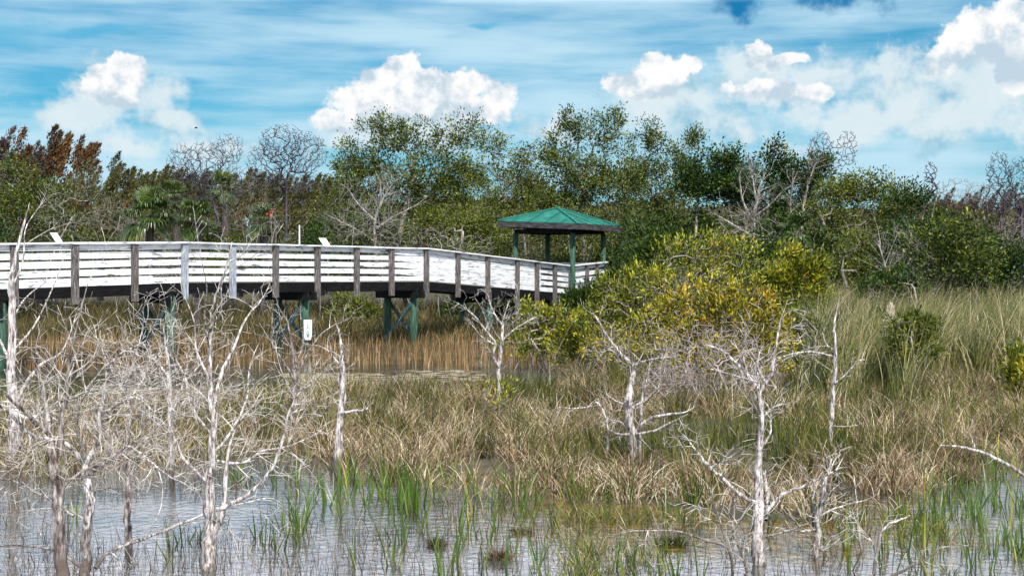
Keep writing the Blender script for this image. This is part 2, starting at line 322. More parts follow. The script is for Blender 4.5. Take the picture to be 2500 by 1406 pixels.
def water_mat():
    m, nt, N, L = new_mat('marsh_water')
    tc = N.new('ShaderNodeTexCoord')
    b = N.new('ShaderNodeBsdfPrincipled')
    n0 = N.new('ShaderNodeTexNoise'); n0.inputs['Scale'].default_value = .8; n0.inputs['Detail'].default_value = 7; L.new(tc.outputs['Object'], n0.inputs['Vector'])
    r = ramp(N, [(.38, (.012, .010, .007)), (.55, (.045, .043, .042)), (.75, (.13, .13, .13))]); L.new(n0.outputs['Fac'], r.inputs[0])  # pale noise patches in the colour whiten the water like reflected sky
    # amber shallows, dark plant reflections painted in by colour and low IOR (world place: x 1 to 4 m, y 11 to 15 m)
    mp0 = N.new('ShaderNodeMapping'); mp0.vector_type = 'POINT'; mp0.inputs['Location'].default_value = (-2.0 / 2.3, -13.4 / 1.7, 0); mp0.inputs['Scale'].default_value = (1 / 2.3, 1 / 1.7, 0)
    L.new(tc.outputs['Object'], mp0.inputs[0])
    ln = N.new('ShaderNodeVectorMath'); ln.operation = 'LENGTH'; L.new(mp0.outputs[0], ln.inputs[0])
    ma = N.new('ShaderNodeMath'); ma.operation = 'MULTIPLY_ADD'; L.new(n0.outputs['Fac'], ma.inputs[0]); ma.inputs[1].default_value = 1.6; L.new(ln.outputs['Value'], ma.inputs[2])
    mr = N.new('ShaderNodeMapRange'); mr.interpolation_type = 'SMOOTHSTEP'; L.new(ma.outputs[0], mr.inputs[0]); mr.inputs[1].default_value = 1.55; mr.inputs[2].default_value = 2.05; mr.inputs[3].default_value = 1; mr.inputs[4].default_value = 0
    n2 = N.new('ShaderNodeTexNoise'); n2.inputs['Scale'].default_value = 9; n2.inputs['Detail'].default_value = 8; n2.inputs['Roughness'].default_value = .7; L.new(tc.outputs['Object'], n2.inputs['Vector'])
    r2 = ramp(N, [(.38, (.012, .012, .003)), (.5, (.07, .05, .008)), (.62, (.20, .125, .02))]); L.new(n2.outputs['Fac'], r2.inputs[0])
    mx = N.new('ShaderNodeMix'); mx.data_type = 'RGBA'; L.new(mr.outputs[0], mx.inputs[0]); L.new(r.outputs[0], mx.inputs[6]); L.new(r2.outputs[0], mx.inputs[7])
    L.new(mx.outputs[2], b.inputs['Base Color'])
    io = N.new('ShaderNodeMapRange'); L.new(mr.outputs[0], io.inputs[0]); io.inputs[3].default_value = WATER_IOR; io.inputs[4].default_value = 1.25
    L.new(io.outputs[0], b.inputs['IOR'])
    b.inputs['Roughness'].default_value = .055; b.inputs['Specular IOR Level'].default_value = .5
    mp = N.new('ShaderNodeMapping'); mp.inputs['Scale'].default_value = (1.0, 1.1, 1); mp.inputs['Rotation'].default_value = (0, 0, .3); L.new(tc.outputs['Object'], mp.inputs[0])
    n1 = N.new('ShaderNodeTexNoise'); n1.inputs['Scale'].default_value = 8.0; n1.inputs['Detail'].default_value = 4; n1.inputs['Roughness'].default_value = .6; n1.inputs['Distortion'].default_value = .5; L.new(mp.outputs[0], n1.inputs['Vector'])
    bp = N.new('ShaderNodeBump'); bp.inputs['Distance'].default_value = .012
    st = N.new('ShaderNodeMapRange'); L.new(n0.outputs['Fac'], st.inputs[0]); st.inputs[1].default_value = .4; st.inputs[2].default_value = .62; st.inputs[3].default_value = .25; st.inputs[4].default_value = .6
    L.new(st.outputs[0], bp.inputs['Strength'])
    L.new(n1.outputs['Fac'], bp.inputs['Height']); L.new(bp.outputs[0], b.inputs['Normal'])
    o = N.new('ShaderNodeOutputMaterial'); L.new(b.outputs[0], o.inputs[0])
    return m
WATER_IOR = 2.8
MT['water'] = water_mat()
def soil_mat():
    m, nt, N, L = new_mat('marsh_soil')
    tc = N.new('ShaderNodeTexCoord')
    n = N.new('ShaderNodeTexNoise'); n.inputs['Scale'].default_value = 1.3; n.inputs['Detail'].default_value = 10; n.inputs['Roughness'].default_value = .7
    L.new(tc.outputs['Object'], n.inputs['Vector'])
    r = ramp(N, [(.32, (.018, .014, .008)), (.5, (.05, .04, .02)), (.68, (.11, .085, .045))]); L.new(n.outputs['Fac'], r.inputs[0])
    b = N.new('ShaderNodeBsdfPrincipled'); L.new(r.outputs[0], b.inputs['Base Color']); b.inputs['Roughness'].default_value = .85
    bp = N.new('ShaderNodeBump'); bp.inputs['Strength'].default_value = .8; bp.inputs['Distance'].default_value = .06
    L.new(n.outputs['Fac'], bp.inputs['Height']); L.new(bp.outputs[0], b.inputs['Normal'])
    o = N.new('ShaderNodeOutputMaterial'); L.new(b.outputs[0], o.inputs[0])
    return m
MT['soil'] = soil_mat()
MT['scum'] = leaf_mat('pale_scum', [(0, (.12, .09, .05)), (.5, (.27, .21, .14)), (1, (.45, .37, .29))], .05, .8)

# ------------------------------------------------------------------ the ground and the water
rg = np.random.default_rng(7)
def vnoise(x, y, seed=0):
    """cheap smooth value noise in [-1,1]"""
    out = np.zeros_like(x, dtype=float); a = 1.0; tot = 0
    for o in range(3):
        r = np.random.default_rng(seed + o * 17); f = [.35, .9, 2.3][o]
        for k in range(4):
            th = r.uniform(0, 6.28); ph = r.uniform(0, 6.28); ff = f * r.uniform(.7, 1.4)
            out += a * np.sin((x * math.cos(th) + y * math.sin(th)) * ff * 2 + ph) * .5
        tot += a; a *= .6
    return out / tot
EDGE_X = [-400, 0, 400, 600, 700, 800, 900, 1000, 1100, 1300, 1450, 1600, 1800, 2000, 2150, 2250, 2350, 2450, 2900]
EDGE_Y = [1165, 1165, 1155, 1105, 1115, 1150, 1165, 1185, 1200, 1230, 1250, 1275, 1305, 1315, 1290, 1230, 1185, 1130, 1100]
def front_edge(px): return np.interp(px, EDGE_X, EDGE_Y)
def mat_mask(px, py):
    """1 where the sedge mat stands, 0 over open water (waterline pixel position)"""
    fe = front_edge(px)
    back = np.interp(px, [-400, 600, 760, 1400, 1520, 3000], [985, 975, 955, 955, 600, 600])
    return ((py < fe) & (py > back)).astype(float)
def ground_z(x, y):
    px = 1250 + x / y * F; py = HOR + EYE * F / y
    fe = front_edge(px)
    m1 = np.clip((fe - py) / 40, 0, 1)                      # behind the front edge
    back = np.interp(px, [-400, 600, 760, 1400, 1520, 3000], [985, 975, 955, 955, 600, 600])
    m2 = np.clip((py - back) / 14, 0, 1)
    z = -.35 + m1 * m2 * .36
    bank = np.clip((y - np.interp(px, [0, 1300, 1600, 3000], [50, 52, 36, 40])) / 6, 0, 1)
    z = np.maximum(z, -.35 + bank * .62)
    return z + .035 * vnoise(x, y, 3)
def build_ground():
    ys = np.concatenate([np.arange(4, 30, .3), np.arange(30, 75, .6), np.geomspace(75, 5000, 30)])
    us = np.concatenate([[-30, -12, -5, -2.5], np.linspace(-1, 1, 161), [2.5, 5, 12, 30]])      # x / y
    Y, U = np.meshgrid(ys, us, indexing='ij'); X = U * Y * .55
    Z = ground_z(X, Y)
    V = np.stack([X, Y, Z], -1).reshape(-1, 3); n, m = Y.shape
    i = np.arange(n - 1)[:, None] * m + np.arange(m - 1)[None]
    Fc = np.stack([i, i + 1, i + m + 1, i + m], -1).reshape(-1, 4)
    # a strip behind the viewer closes the sheet
    b = len(V); V = np.vstack([V, [[-5000, -300, -.35], [5000, -300, -.35], [5000, 3.9, -.35], [-5000, 3.9, -.35]]])
    o = mesh_obj('marsh_ground', V, [Fc, np.array([[b, b + 1, b + 2, b + 3]])], MT['soil'], smooth=True)
    tag(o, kind='structure')
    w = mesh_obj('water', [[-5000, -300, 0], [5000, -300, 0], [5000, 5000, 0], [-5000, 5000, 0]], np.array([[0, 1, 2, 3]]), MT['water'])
    tag(w, kind='structure')
build_ground()

# ------------------------------------------------------------------ plants: shared machinery
def blades(base, h, w, lean, th0, bend, L=5, twist=None, rng=rg, taper=1.6):
    """N arching blades -> verts, quads. lean = azimuth, th0 = start angle from vertical, bend = added angle at the tip"""
    n = len(base); t = np.linspace(0, 1, L)
    th = th0[:, None] + bend[:, None] * t[None] ** 1.4
    dt = 1 / (L - 1); mid = (th[:, 1:] + th[:, :-1]) / 2
    hx = np.concatenate([np.zeros((n, 1)), np.cumsum(np.sin(mid) * dt, 1)], 1) * h[:, None]
    hz = np.concatenate([np.zeros((n, 1)), np.cumsum(np.cos(mid) * dt, 1)], 1) * h[:, None]
    c = np.stack([base[:, 0, None] + hx * np.cos(lean)[:, None], base[:, 1, None] + hx * np.sin(lean)[:, None], base[:, 2, None] + hz], -1)
    if twist is None: twist = rng.uniform(-.9, .9, n)
    sv = np.stack([np.cos(twist), np.sin(twist), np.zeros(n)], -1)
    wt = (1 - t ** taper) * .5 + .04
    off = sv[:, None] * (w[:, None] * wt[None])[..., None]
    V = np.stack([c - off, c + off], 2).reshape(-1, 3)
    k = np.arange(n)[:, None] * (2 * L) + np.arange(L - 1)[None] * 2
    Fc = np.stack([k, k + 1, k + 3, k + 2], -1).reshape(-1, 4)
    return V, Fc
def grass(name, mat, base, h, w, var, bend=(.2, .8), th0=(0, .25), L=5, label='', cat='', parent=None, kind='stuff', wind=None):
    n = len(base)
    lean = rg.uniform(0, 2 * math.pi, n)
    if wind is not None: lean = wind + rg.normal(0, .9, n)
    V, Fc = blades(base, h, w, lean, rg.uniform(*th0, n), rg.uniform(*bend, n), L)
    o = mesh_obj(name, V, Fc, MT[mat], parent, var=np.repeat(var, 2 * L))
    if kind: tag(o, label, cat, kind=kind)
    return o

def leaves(cen, dirs, ln, wd, roll=None, rng=rg):
    """diamond leaves: verts, quads"""
    n = len(cen); dirs = dirs / (np.linalg.norm(dirs, axis=1, keepdims=True) + 1e-9)
    r = rng.normal(size=(n, 3)); s = np.cross(dirs, r); s /= (np.linalg.norm(s, axis=1, keepdims=True) + 1e-9)
    nn = np.cross(dirs, s)
    a = cen; b = cen + dirs * (ln * .45)[:, None] + s * (wd * .5)[:, None] + nn * (wd * .12)[:, None]
    c = cen + dirs * ln[:, None]; d = cen + dirs * (ln * .45)[:, None] - s * (wd * .5)[:, None] + nn * (wd * .12)[:, None]
    V = np.stack([a, b, c, d], 1).reshape(-1, 3)
    return V, np.arange(4 * n).reshape(n, 4)

class Skel:
    def __init__(s): s.P = []; s.par = []; s.R = []
    def node(s, p, par, r=0.0):
        s.P.append(np.asarray(p, float)); s.par.append(par); s.R.append(r); return len(s.P) - 1
def tube(P, par, R, k):
    """tubes along a tree graph -> verts, quads"""
    P = np.asarray(P); par = np.asarray(par); R = np.asarray(R); n = len(P)
    d = np.zeros_like(P); c = np.where(par >= 0)[0]; p = par[c]
    d[c] = P[c] - P[p]
    order = c[np.argsort(R[c])]
    main = np.full(n, -1); main[par[order]] = order            # thickest child wins
    d[main >= 0] += d[main[main >= 0]]
    d /= (np.linalg.norm(d, axis=1, keepdims=True) + 1e-9)
    def frame(dd):
        ref = np.where(np.abs(dd[:, 1:2]) > .9, np.array([[1., 0, 0]]), np.array([[0, 1., 0]]))
        u = np.cross(dd, ref); u /= np.linalg.norm(u, axis=1, keepdims=True) + 1e-9
        return u, np.cross(dd, u)
    t = np.arange(k) * 2 * math.pi / k
    def ring(c0, dd, r):
        u, v = frame(dd)
        return c0[:, None] + (np.cos(t)[None, :, None] * u[:, None] + np.sin(t)[None, :, None] * v[:, None]) * r[:, None, None]
    rings = ring(P, d, R)
    side = c[main[par[c]] != c]
    dd = P[side] - P[par[side]]; dd /= np.linalg.norm(dd, axis=1, keepdims=True) + 1e-9
    srings = ring(P[par[side]], dd, np.minimum(R[side] * 1.15, R[par[side]]))
    V = np.concatenate([rings, srings]).reshape(-1, 3)
    start = np.zeros(n, int); start[c] = par[c]; start[side] = n + np.arange(len(side))
    a = start[c][:, None] * k; b = c[:, None] * k; i = np.arange(k)[None]; j = (i + 1) % k
    Fc = np.stack([a + i, a + j, b + j, b + i], -1).reshape(-1, 4)
    return V, Fc
def grow(roots, attr, seg, rng, jit=.12, arch=.12, drop=.6):
    """join every attractor to the nearest node; roots = list of polylines"""
    cap = len(attr) * 14 + 400
    P = np.zeros((cap, 3)); par = np.full(cap, -1); n = 0
    for pl in roots:
        prev = -1
        for q in pl: P[n] = q; par[n] = prev; prev = n; n += 1
    o = np.array(roots[0][-1]); order = np.argsort(np.linalg.norm(attr - o, axis=1))
    for a in attr[order]:
        dv = P[:n] - a
        dist = np.sqrt((dv ** 2).sum(1)) + drop * np.maximum(0, dv[:, 2])
        j = int(np.argmin(dist)); st = P[j].copy(); L = np.linalg.norm(a - st)
        if L < seg * .3: continue
        m = min(12, max(1, int(round(L / seg))))
        pd = st - P[par[j]] if par[j] >= 0 else np.array([0, 0, 1.])
        pd = pd / (np.linalg.norm(pd) + 1e-9)
        ctl = (st + a) / 2 + pd * L * .15 + rng.normal(0, jit * L, 3) + np.array([0, 0, arch * L])
        prev = j
        for q in range(1, m + 1):
            tt = q / m
            pt = (1 - tt) ** 2 * st + 2 * tt * (1 - tt) * ctl + tt * tt * a
            if q < m: pt = pt + rng.normal(0, seg * .09, 3)
            P[n] = pt; par[n] = prev; prev = n; n += 1
            if n >= cap - 1: break
        if n >= cap - 14: break
    return P[:n], par[:n]
def radii(par, rtip, rbase):
    n = len(par); ch = np.zeros(n, int)
    for c in range(n - 1, 0, -1):
        if par[c] >= 0: ch[par[c]] += 1
    tips = max(2, int((ch == 0).sum())); e = max(1.2, math.log(tips) / math.log(rbase / rtip))
    a = np.zeros(n)
    for c in range(n - 1, -1, -1):
        if ch[c] == 0: a[c] = rtip ** e
        if par[c] >= 0: a[par[c]] += a[c]
    return a ** (1 / e), ch == 0
def ball(n, rng):
    v = rng.normal(size=(n, 3)); v /= np.linalg.norm(v, axis=1, keepdims=True)
    return v * rng.uniform(.25, 1, n)[:, None] ** (1 / 2.2)

def crown_tree(name, label, cat, bpx, D, lobes, mat, bark, n_att, per_tip, lsize, seed, rtip=.012, rbase=.16, seg=.45,
               tuft=.34, aspect=.5, group=None, base_z=.22, stems=1, k=5, depth=.8, trunk_part='trunk', up=.25, jit=.12, dang=0.0, spray=2, lean=(0, 0), crown_part='crown', spread=.5, clump=8):
    """lobes in photo pixels at distance D; every tree is grown through its own lobes"""
    rng = np.random.default_rng(seed); s = s_of(D)
    if mat and clump:
        nl = []
        for (x, y, rx, ry) in lobes:
            for q in range(clump):
                a = rng.uniform(0, 6.28); r_ = rng.uniform(.15, .95); k_ = rng.uniform(.28, .58)
                nl.append((x + math.cos(a) * rx * r_, y + math.sin(a) * ry * r_ * (1.0 if math.sin(a) > 0 else 1.12), rx * k_ * rng.uniform(.8, 1.3), ry * k_))
        lobes = nl
    base = P(bpx, 0, D); base[2] = base_z
    att = []
    area = sum(l[2] * l[3] for l in lobes)
    for (x, y, rx, ry) in lobes:
        n = max(6, int(n_att * rx * ry / area)); b = ball(n, rng)
        c = P(x, y, D); c[1] += rng.uniform(-.4, .4) * rx / s * depth
        att.append(c + b * np.array([rx / s, rx / s * depth, ry / s]))
    att = np.vstack(att); att = att[att[:, 2] > base_z + .25]
    lo = att.mean(0); zmin = np.percentile(att[:, 2], 6)
    roots = []
    for i in range(stems):
        bb = base + np.array([rng.normal(0, spread), rng.normal(0, spread), -.25]) * (0 if stems == 1 else 1) + np.array([0, 0, -.15])
        top = bb + (lo - bb) * (.45 if stems == 1 else .5); top[2] = max(bb[2] + .3, min(zmin + .3, lo[2]))
        if stems > 1: top[:2] += rng.normal(0, spread, 2)
        m = 6; off = rng.normal(0, .06 * (top[2] - bb[2]), 3) * np.array([1, 1, 0])
        roots.append([bb + (top - bb) * t + off * math.sin(math.pi * t) for t in np.linspace(0, 1, m)])
    Pn, par = grow(roots, att, seg, rng, jit)
    R, tip = radii(par, rtip, rbase)
    root = empty(name, base, label, cat, group)
    V, Fc = tube(Pn, par, R, k)
    mesh_obj(trunk_part, V, Fc, MT[bark], root, smooth=True)
    if mat:
        # leaf sprays on the last nodes of every twig
        ids = np.where(tip)[0]; cen = [Pn[ids]]; dr = [Pn[ids] - Pn[par[ids]]]
        cur = ids
        for q in range(spray):
            cur = par[cur]; cur = np.where(cur < 0, 0, cur); cen.append(Pn[cur]); dr.append(Pn[ids] - Pn[cur])
        cen = np.vstack(cen); dr = np.vstack(dr)
        dr /= np.linalg.norm(dr, axis=1, keepdims=True) + 1e-9
        nn = max(1, int(per_tip / (spray + 1)))
        keep = rng.uniform(size=len(cen)) < .92
        cen = cen[keep]; dr = dr[keep]
        cv = rng.normal(0, .2, len(cen))
        c = np.repeat(cen, nn, 0); d = np.repeat(dr, nn, 0); v = np.repeat(cv, nn)
        off = rng.normal(0, 1, c.shape) * tuft * .5
        c = c + off + d * (rng.uniform(-.3, 1, len(c)) * tuft)[:, None]
        ld = d * .7 + off / tuft * .8 + rng.normal(0, .45, c.shape) + np.array([lean[0], lean[1], up - dang])
        ls = lsize * rng.uniform(.6, 1.35, len(c))
        Vl, Fl = leaves(c, ld, ls, ls * aspect, rng=rng)
        var = np.clip(.42 + v + rng.normal(0, .17, len(c)), 0, 1)
        mesh_obj(crown_part, Vl, Fl, MT[mat], root, var=np.repeat(var, 4))
    return root
def copy_thing(o, label, loc, rz=0, sc=1.0, group=None):
    c = o.copy(); COL.objects.link(c); c.location = tuple(map(float, loc)); c.rotation_euler = (0, 0, rz)
    c.scale = (sc, sc, sc) if not isinstance(sc, tuple) else sc
    c['label'] = label
    if group: c['group'] = group
    for ch in list(o.children):
        d = ch.copy(); COL.objects.link(d); d.parent = c
    return c
ORD = ['first', 'second', 'third', 'fourth', 'fifth', 'sixth', 'seventh', 'eighth', 'ninth', 'tenth', 'eleventh', 'twelfth', 'thirteenth', 'fourteenth', 'fifteenth',
       'sixteenth', 'seventeenth', 'eighteenth', 'nineteenth', 'twentieth', 'twenty-first', 'twenty-second', 'twenty-third', 'twenty-fourth', 'twenty-fifth', 'twenty-sixth', 'twenty-seventh',
       'twenty-eighth', 'twenty-ninth', 'thirtieth', 'thirty-first', 'thirty-second', 'thirty-third', 'thirty-fourth']

# ------------------------------------------------------------------ the boardwalk
def ray_on_seg(px, A, B):
    k = (px - 1250) / F              # x = k*y
    t = (k * A[1] - A[0]) / ((B[0] - A[0]) - k * (B[1] - A[1]))
    return A + (B - A) * t
def build_boardwalk():
    def pt(px, s): return np.array([(px - 1250) / s, F / s])
    KA = pt(-260, 113); KB = pt(448, 94.0); KC = pt(1038, 77.3); KD = pt(1393, 65.0)
    capz = {0: 2.93, 1: 3.09, 2: 3.045, 3: 2.50}
    bends = [KA, KB, KC, KD]
    W = 1.32
    posts = [(-110, 0), (32, 0), (180, 0), (326, 0), (448, 0), (565, 1), (670, 1), (772, 1), (868, 1), (953, 1), (1038, 1), (1115, 2), (1188, 2), (1260, 2), (1308, 2), (1352, 2)]
    root = empty('boardwalk', (KB[0], KB[1], 0), 'raised timber boardwalk with white board railings, ramping down to the gazebo', 'boardwalk')
    def seg_of(i):
        A, B = bends[i], bends[i + 1]; d = (B - A) / np.linalg.norm(B - A); n = np.array([d[1], -d[0]])
        return A, B, d, n
    def capat(p, i):
        A, B, d, n = seg_of(i); t = np.dot(p - A, d) / np.linalg.norm(B - A)
        return capz[i] + (capz[i + 1] - capz[i]) * t
    def v3(p, z): return np.array([p[0], p[1], z])
    up = np.array([0, 0, 1.])
    # direction-averaged miter normals at the bends
    nb = []
    for i in range(4):
        ns = [seg_of(j)[3] for j in (i - 1, i) if 0 <= j < 3]; m = sum(ns); m = m / np.linalg.norm(m); nb.append(m / np.dot(m, ns[0]))
    rng = np.random.default_rng(4)
    lists = {}
    for side in (0, 1):
        # offset of the rail line from the near edge line (near posts stand on the edge, the far rail is W away)
        def off(i): return bends[i] - nb[i] * (0 if side == 0 else W)
        out = 1 if side == 0 else -1            # outward along n
        pp = []
        for (px, i) in posts:
            A, B, d, n = seg_of(i); q = ray_on_seg(px, A, B); zc = capat(q, i)
            if side: q = q - n * W
            pp.append((q, i, zc, d, n))
        q, i, zc, d, n = (KD - seg_of(2)[3] * (W if side else 0), 2, capz[3], seg_of(2)[2], seg_of(2)[3]); pp.append((q, i, zc, d, n))
        lists[side] = pp
        for j, (q, i, zc, d, n) in enumerate(pp[:-1]):
            mb = MB(); hw = .085; o3 = v3(n * out, 0); d3 = v3(d, 0)
            low = -.42 if not (side == 0 and j == 13) else -1.75
            c = v3(q, 0) + o3 * .055
            for sgn in (-1, 1):           # each post is two planks bolted together
                mb.bar(c + d3 * sgn * .044 + up * (zc - 1.07 + low), c + d3 * sgn * .044 + up * (zc - .045 - (.004 if sgn > 0 else .0)), d3 * .041, o3 * .05)
            for zz in (-.12, -.2, -.98, -1.1, -1.3):
                bc = c + up * (zc + zz); mb.cyl(bc, bc + o3 * .062, .011, .011, 6)
            o = mb.build('post', MT['post_blue'] if (j in (4, 5) and side == 0) else MT['post'], root, bevel=.004)
            if j in (4, 5) and side == 0: o['label'] = 'bluish grey weathered post'
        # cap rail, following the bends with slight sag
        for i in range(3):
            A, B, d, n = seg_of(i); idx = [j for j in range(len(pp)) if pp[j][1] == i]
            pts = [(off(i), capz[i])] + [(pp[j][0], pp[j][2] + rng.normal(0, .006)) for j in idx if np.linalg.norm(pp[j][0] - off(i + 1)) > .05] + [(off(i + 1), capz[i + 1])]
            mb = MB()
            nn0 = nb[i]; nn1 = nb[i + 1]
            for a in range(len(pts) - 1):
                (p0, z0), (p1, z1) = pts[a], pts[a + 1]
                na = nb[i] if a == 0 else n; nbb = nb[i + 1] if a == len(pts) - 2 else n
                def cs(p, z, m):
                    m = m * out; return [v3(p - m * .10, z - .04), v3(p + m * .15, z - .04), v3(p + m * .15, z), v3(p - m * .10, z)]
                mb.hexa(cs(p0, z0, na) + cs(p1, z1, nbb))
            mb.build('cap_rail', MT['white'], root)
        # five boards on the inside of the posts, each board runs over two bays (four on the far side)
        step = 2 if side == 0 else 4
        tops = [-.045, -.255, -.47, -.685, -.90]
        hts = [.14, .14, .14, .14, .155]
        stops = [0]
        for j in range(1, len(pp)):
            if j - stops[-1] >= step or pp[j][1] != pp[j - 1][1] and j - stops[-1] > 0 and j in (5, 11): stops.append(j)
        # make sure the boards break at the bends (posts 4 and 10 stand on them)
        stops = sorted(set([s for s in range(0, len(pp), step)] + [4, 10, len(pp) - 1]))
        for a in range(len(stops) - 1):
            j0, j1 = stops[a], stops[a + 1]
            q0, i0, z0, d0, n0 = pp[j0]; q1, i1, z1, d1, n1 = pp[j1]
            d = (q1 - q0) / np.linalg.norm(q1 - q0); n = np.array([d[1], -d[0]]) * out
            for b in range(5):
                mb = MB(); dz0 = rng.normal(0, .008); dz1 = rng.normal(0, .008); h = hts[b] / 2 * (.62 if side and 4 <= j0 < 10 else .55 if side and j0 >= 12 else 1); lift = .045 if side and 4 <= j0 < 10 else 0
                zz0 = z0 + tops[b] - hts[b] / 2 + dz0; zz1 = z1 + tops[b] - hts[b] / 2 + dz1; zz0 += lift * (zz0 - 2.4); zz1 += lift * (zz1 - 2.4)
                zz = [zz0, zz1]
                g = .004
                a0 = v3(q0 + d * g - n * .03, zz0); a1 = v3(q1 - d * g - n * .03, zz1)
                # split in 4 so that boards can bow a little
                m = 4; bow = rng.normal(0, .006)
                pts = [a0 + (a1 - a0) * t + v3(n * bow * math.sin(math.pi * t), rng.normal(0, .003) if 0 < t < 1 else 0) for t in np.linspace(0, 1, m + 1)]
                for t in range(m):
                    mb.hexa([pts[t] + v3(-n * .02, -h), pts[t] + v3(n * .02, -h), pts[t] + v3(n * .02, h), pts[t] + v3(-n * .02, h),
                             pts[t + 1] + v3(-n * .02, -h), pts[t + 1] + v3(n * .02, -h), pts[t + 1] + v3(n * .02, h), pts[t + 1] + v3(-n * .02, h)])
                mb.build('rail_board', MT['white'], root)
        # stringer / fascia
        for i in range(3):
            A, B, d, n = seg_of(i); mb = MB()
            m = n * out
            p0 = off(i) - m * .03; p1 = off(i + 1) - m * .03
            z0 = capz[i] - 1.07; z1 = capz[i + 1] - 1.07
            mb.hexa([v3(p0 - m * .04, z0 - .27), v3(p0 + m * .02, z0 - .27), v3(p0 + m * .02, z0 - .002), v3(p0 - m * .04, z0 - .002),
                     v3(p1 - m * .04, z1 - .27), v3(p1 + m * .02, z1 - .27), v3(p1 + m * .02, z1 - .002), v3(p1 - m * .04, z1 - .002)])
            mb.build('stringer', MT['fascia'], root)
    # deck planks: one mesh (planks are its pattern)
    mb = MB()
    for i in range(3):
        A, B, d, n = seg_of(i); Ln = np.linalg.norm(B - A); x = 0
        while x < Ln - .15:
            p = A + d * (x + .07); z = capz[i] + (capz[i + 1] - capz[i]) * (x / Ln) - 1.07 + .002
            sl = (capz[i + 1] - capz[i]) / Ln
            mb.bar(v3(p + n * -.0 - n * (W - .01), z + .018), v3(p - n * .01, z + .018), v3(d, sl) * .067, up * .018); x += .146
    mb.build('deck', MT['deck'], root)
    # bents: two piles, a cap beam pair and crossed braces
    def bent(px, i, brace=True, mark=False):
        A, B, d, n = seg_of(i); q = ray_on_seg(px, A, B); z = capat(q, i) - 1.07 - .275
        near = q - n * .17; far = q - n * (W - .06)
        for (c, r) in ((near, .125), (far, .125)):
            mb = MB(); mb.cyl(v3(c, -.6), v3(c + np.array([.01, 0]), z), r * 1.04, r * .94, 18); mb.build('piling', MT['pile'], root, smooth=True)
        for sgn in (-1, 1):
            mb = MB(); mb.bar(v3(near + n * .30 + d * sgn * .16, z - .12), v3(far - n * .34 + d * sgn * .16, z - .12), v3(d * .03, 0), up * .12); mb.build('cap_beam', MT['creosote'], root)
        if brace:
            for sgn, (a, b) in ((1, (near, far)), (-1, (far, near))):
                mb = MB(); o = d * sgn * -.15
                mb.bar(v3(a + o, z - .42), v3(b + o, .12), v3(d * .022, 0), np.array([0, 0, .075])); mb.build('cross_brace', MT['brace'], root)
        return near, z
    bent(12, 0); bent(425, 0)
    nearp, z = bent(755, 1); bent(1020, 1); bent(1205, 2)
    return root, nearp, lists
bw, mark_pile, rails = build_boardwalk()

def build_marker():
    # trail marker on the fourth near pile: tapered white panel, digit 1 and an up arrow
    # face turned to the viewer's side
    c = np.array([mark_pile[0], mark_pile[1]]); v = -c / np.linalg.norm(c)
    s = F / mark_pile[1]
    zt = EYE + (HOR - 780) / s; zb = EYE + (HOR - 829) / s
    u = np.array([-v[1], v[0]]); u = u if u[0] > 0 else -u
    ctr = c + v * .15 + u * (762 - 755) / s
    root = empty('trail_marker', (ctr[0], ctr[1], zb), 'white trail marker with green 1 and up arrow fixed to a green pile', 'sign')
    h = zt - zb
    def plate(name, outline, t0, t1, mat):
        n = len(outline); V = []
        for t in (t0, t1):
            for (a, b) in outline: V.append([ctr[0] + u[0] * a + v[0] * t, ctr[1] + u[1] * a + v[1] * t, zb + b])
        fr = [list(range(n, 2 * n))]; bk = [list(range(n - 1, -1, -1))]
        sd = [[i, (i + 1) % n, (i + 1) % n + n, i + n] for i in range(n)]
        return mesh_obj(name, V, [np.array(fr), np.array(bk), np.array(sd)], mat, root)
    plate('panel', [(-.085, 0), (.085, 0), (.115, h * .25), (.12, h), (-.12, h), (-.11, h * .25)], 0, .012, MT['sign'])
    # arrow
    plate('arrow', [(-.028, h * .13), (.028, h * .13), (.028, h * .27), (.055, h * .27), (0, h * .46), (-.055, h * .27), (-.028, h * .27)], .012, .016, MT['signgreen'])
    plate('arrow_inset', [(-.022, h * .31), (0, h * .27), (.022, h * .31), (0, h * .39)], .016, .018, MT['sign'])
    plate('digit', [(-.026, h * .58), (.026, h * .58), (.026, h * .605), (.012, h * .605), (.012, h * .76), (-.004, h * .76), (-.026, h * .73), (-.026, h * .70), (-.010, h * .71), (-.010, h * .605), (-.026, h * .605)], .012, .016, MT['signgreen'])
build_marker()

def interp_panel(px0, px1, ytop, ybot, D, label):
    """slanted information panel on a post behind the far rail, seen from the side"""
    s = s_of(D); a = P(px0, ytop, D); b = P(px1, ybot, D - .25)
    root = empty('information_panel', (b[0], b[1], b[2] - 1.0), label, 'panel', 'slanted information panels behind the railing')
    w = 17 / s
    mb = MB(); e = np.array([w, 0.0, 0.0]) / 2; sl = b - a
    n = np.cross(e, sl); n /= np.linalg.norm(n)
    mb.bar(a + e, b + e, e, n * .012); mb.build('board', MT['sign'], root)
    m = b + e * 1.2 - np.array([0, 0, .02])
    mb = MB(); mb.bar(m - np.array([0, -.08, 1.0]), m + np.array([0, .08, -.02]), np.array([.04, 0, 0]), np.array([0, .03, 0])); mb.build('leg', MT['post'], root)
interp_panel(122, 136, 569, 591, 36.2, 'slanted white information panel above the left part of the railing')
interp_panel(778, 790, 582, 600, 43.6, 'slanted white information panel above the middle of the railing')
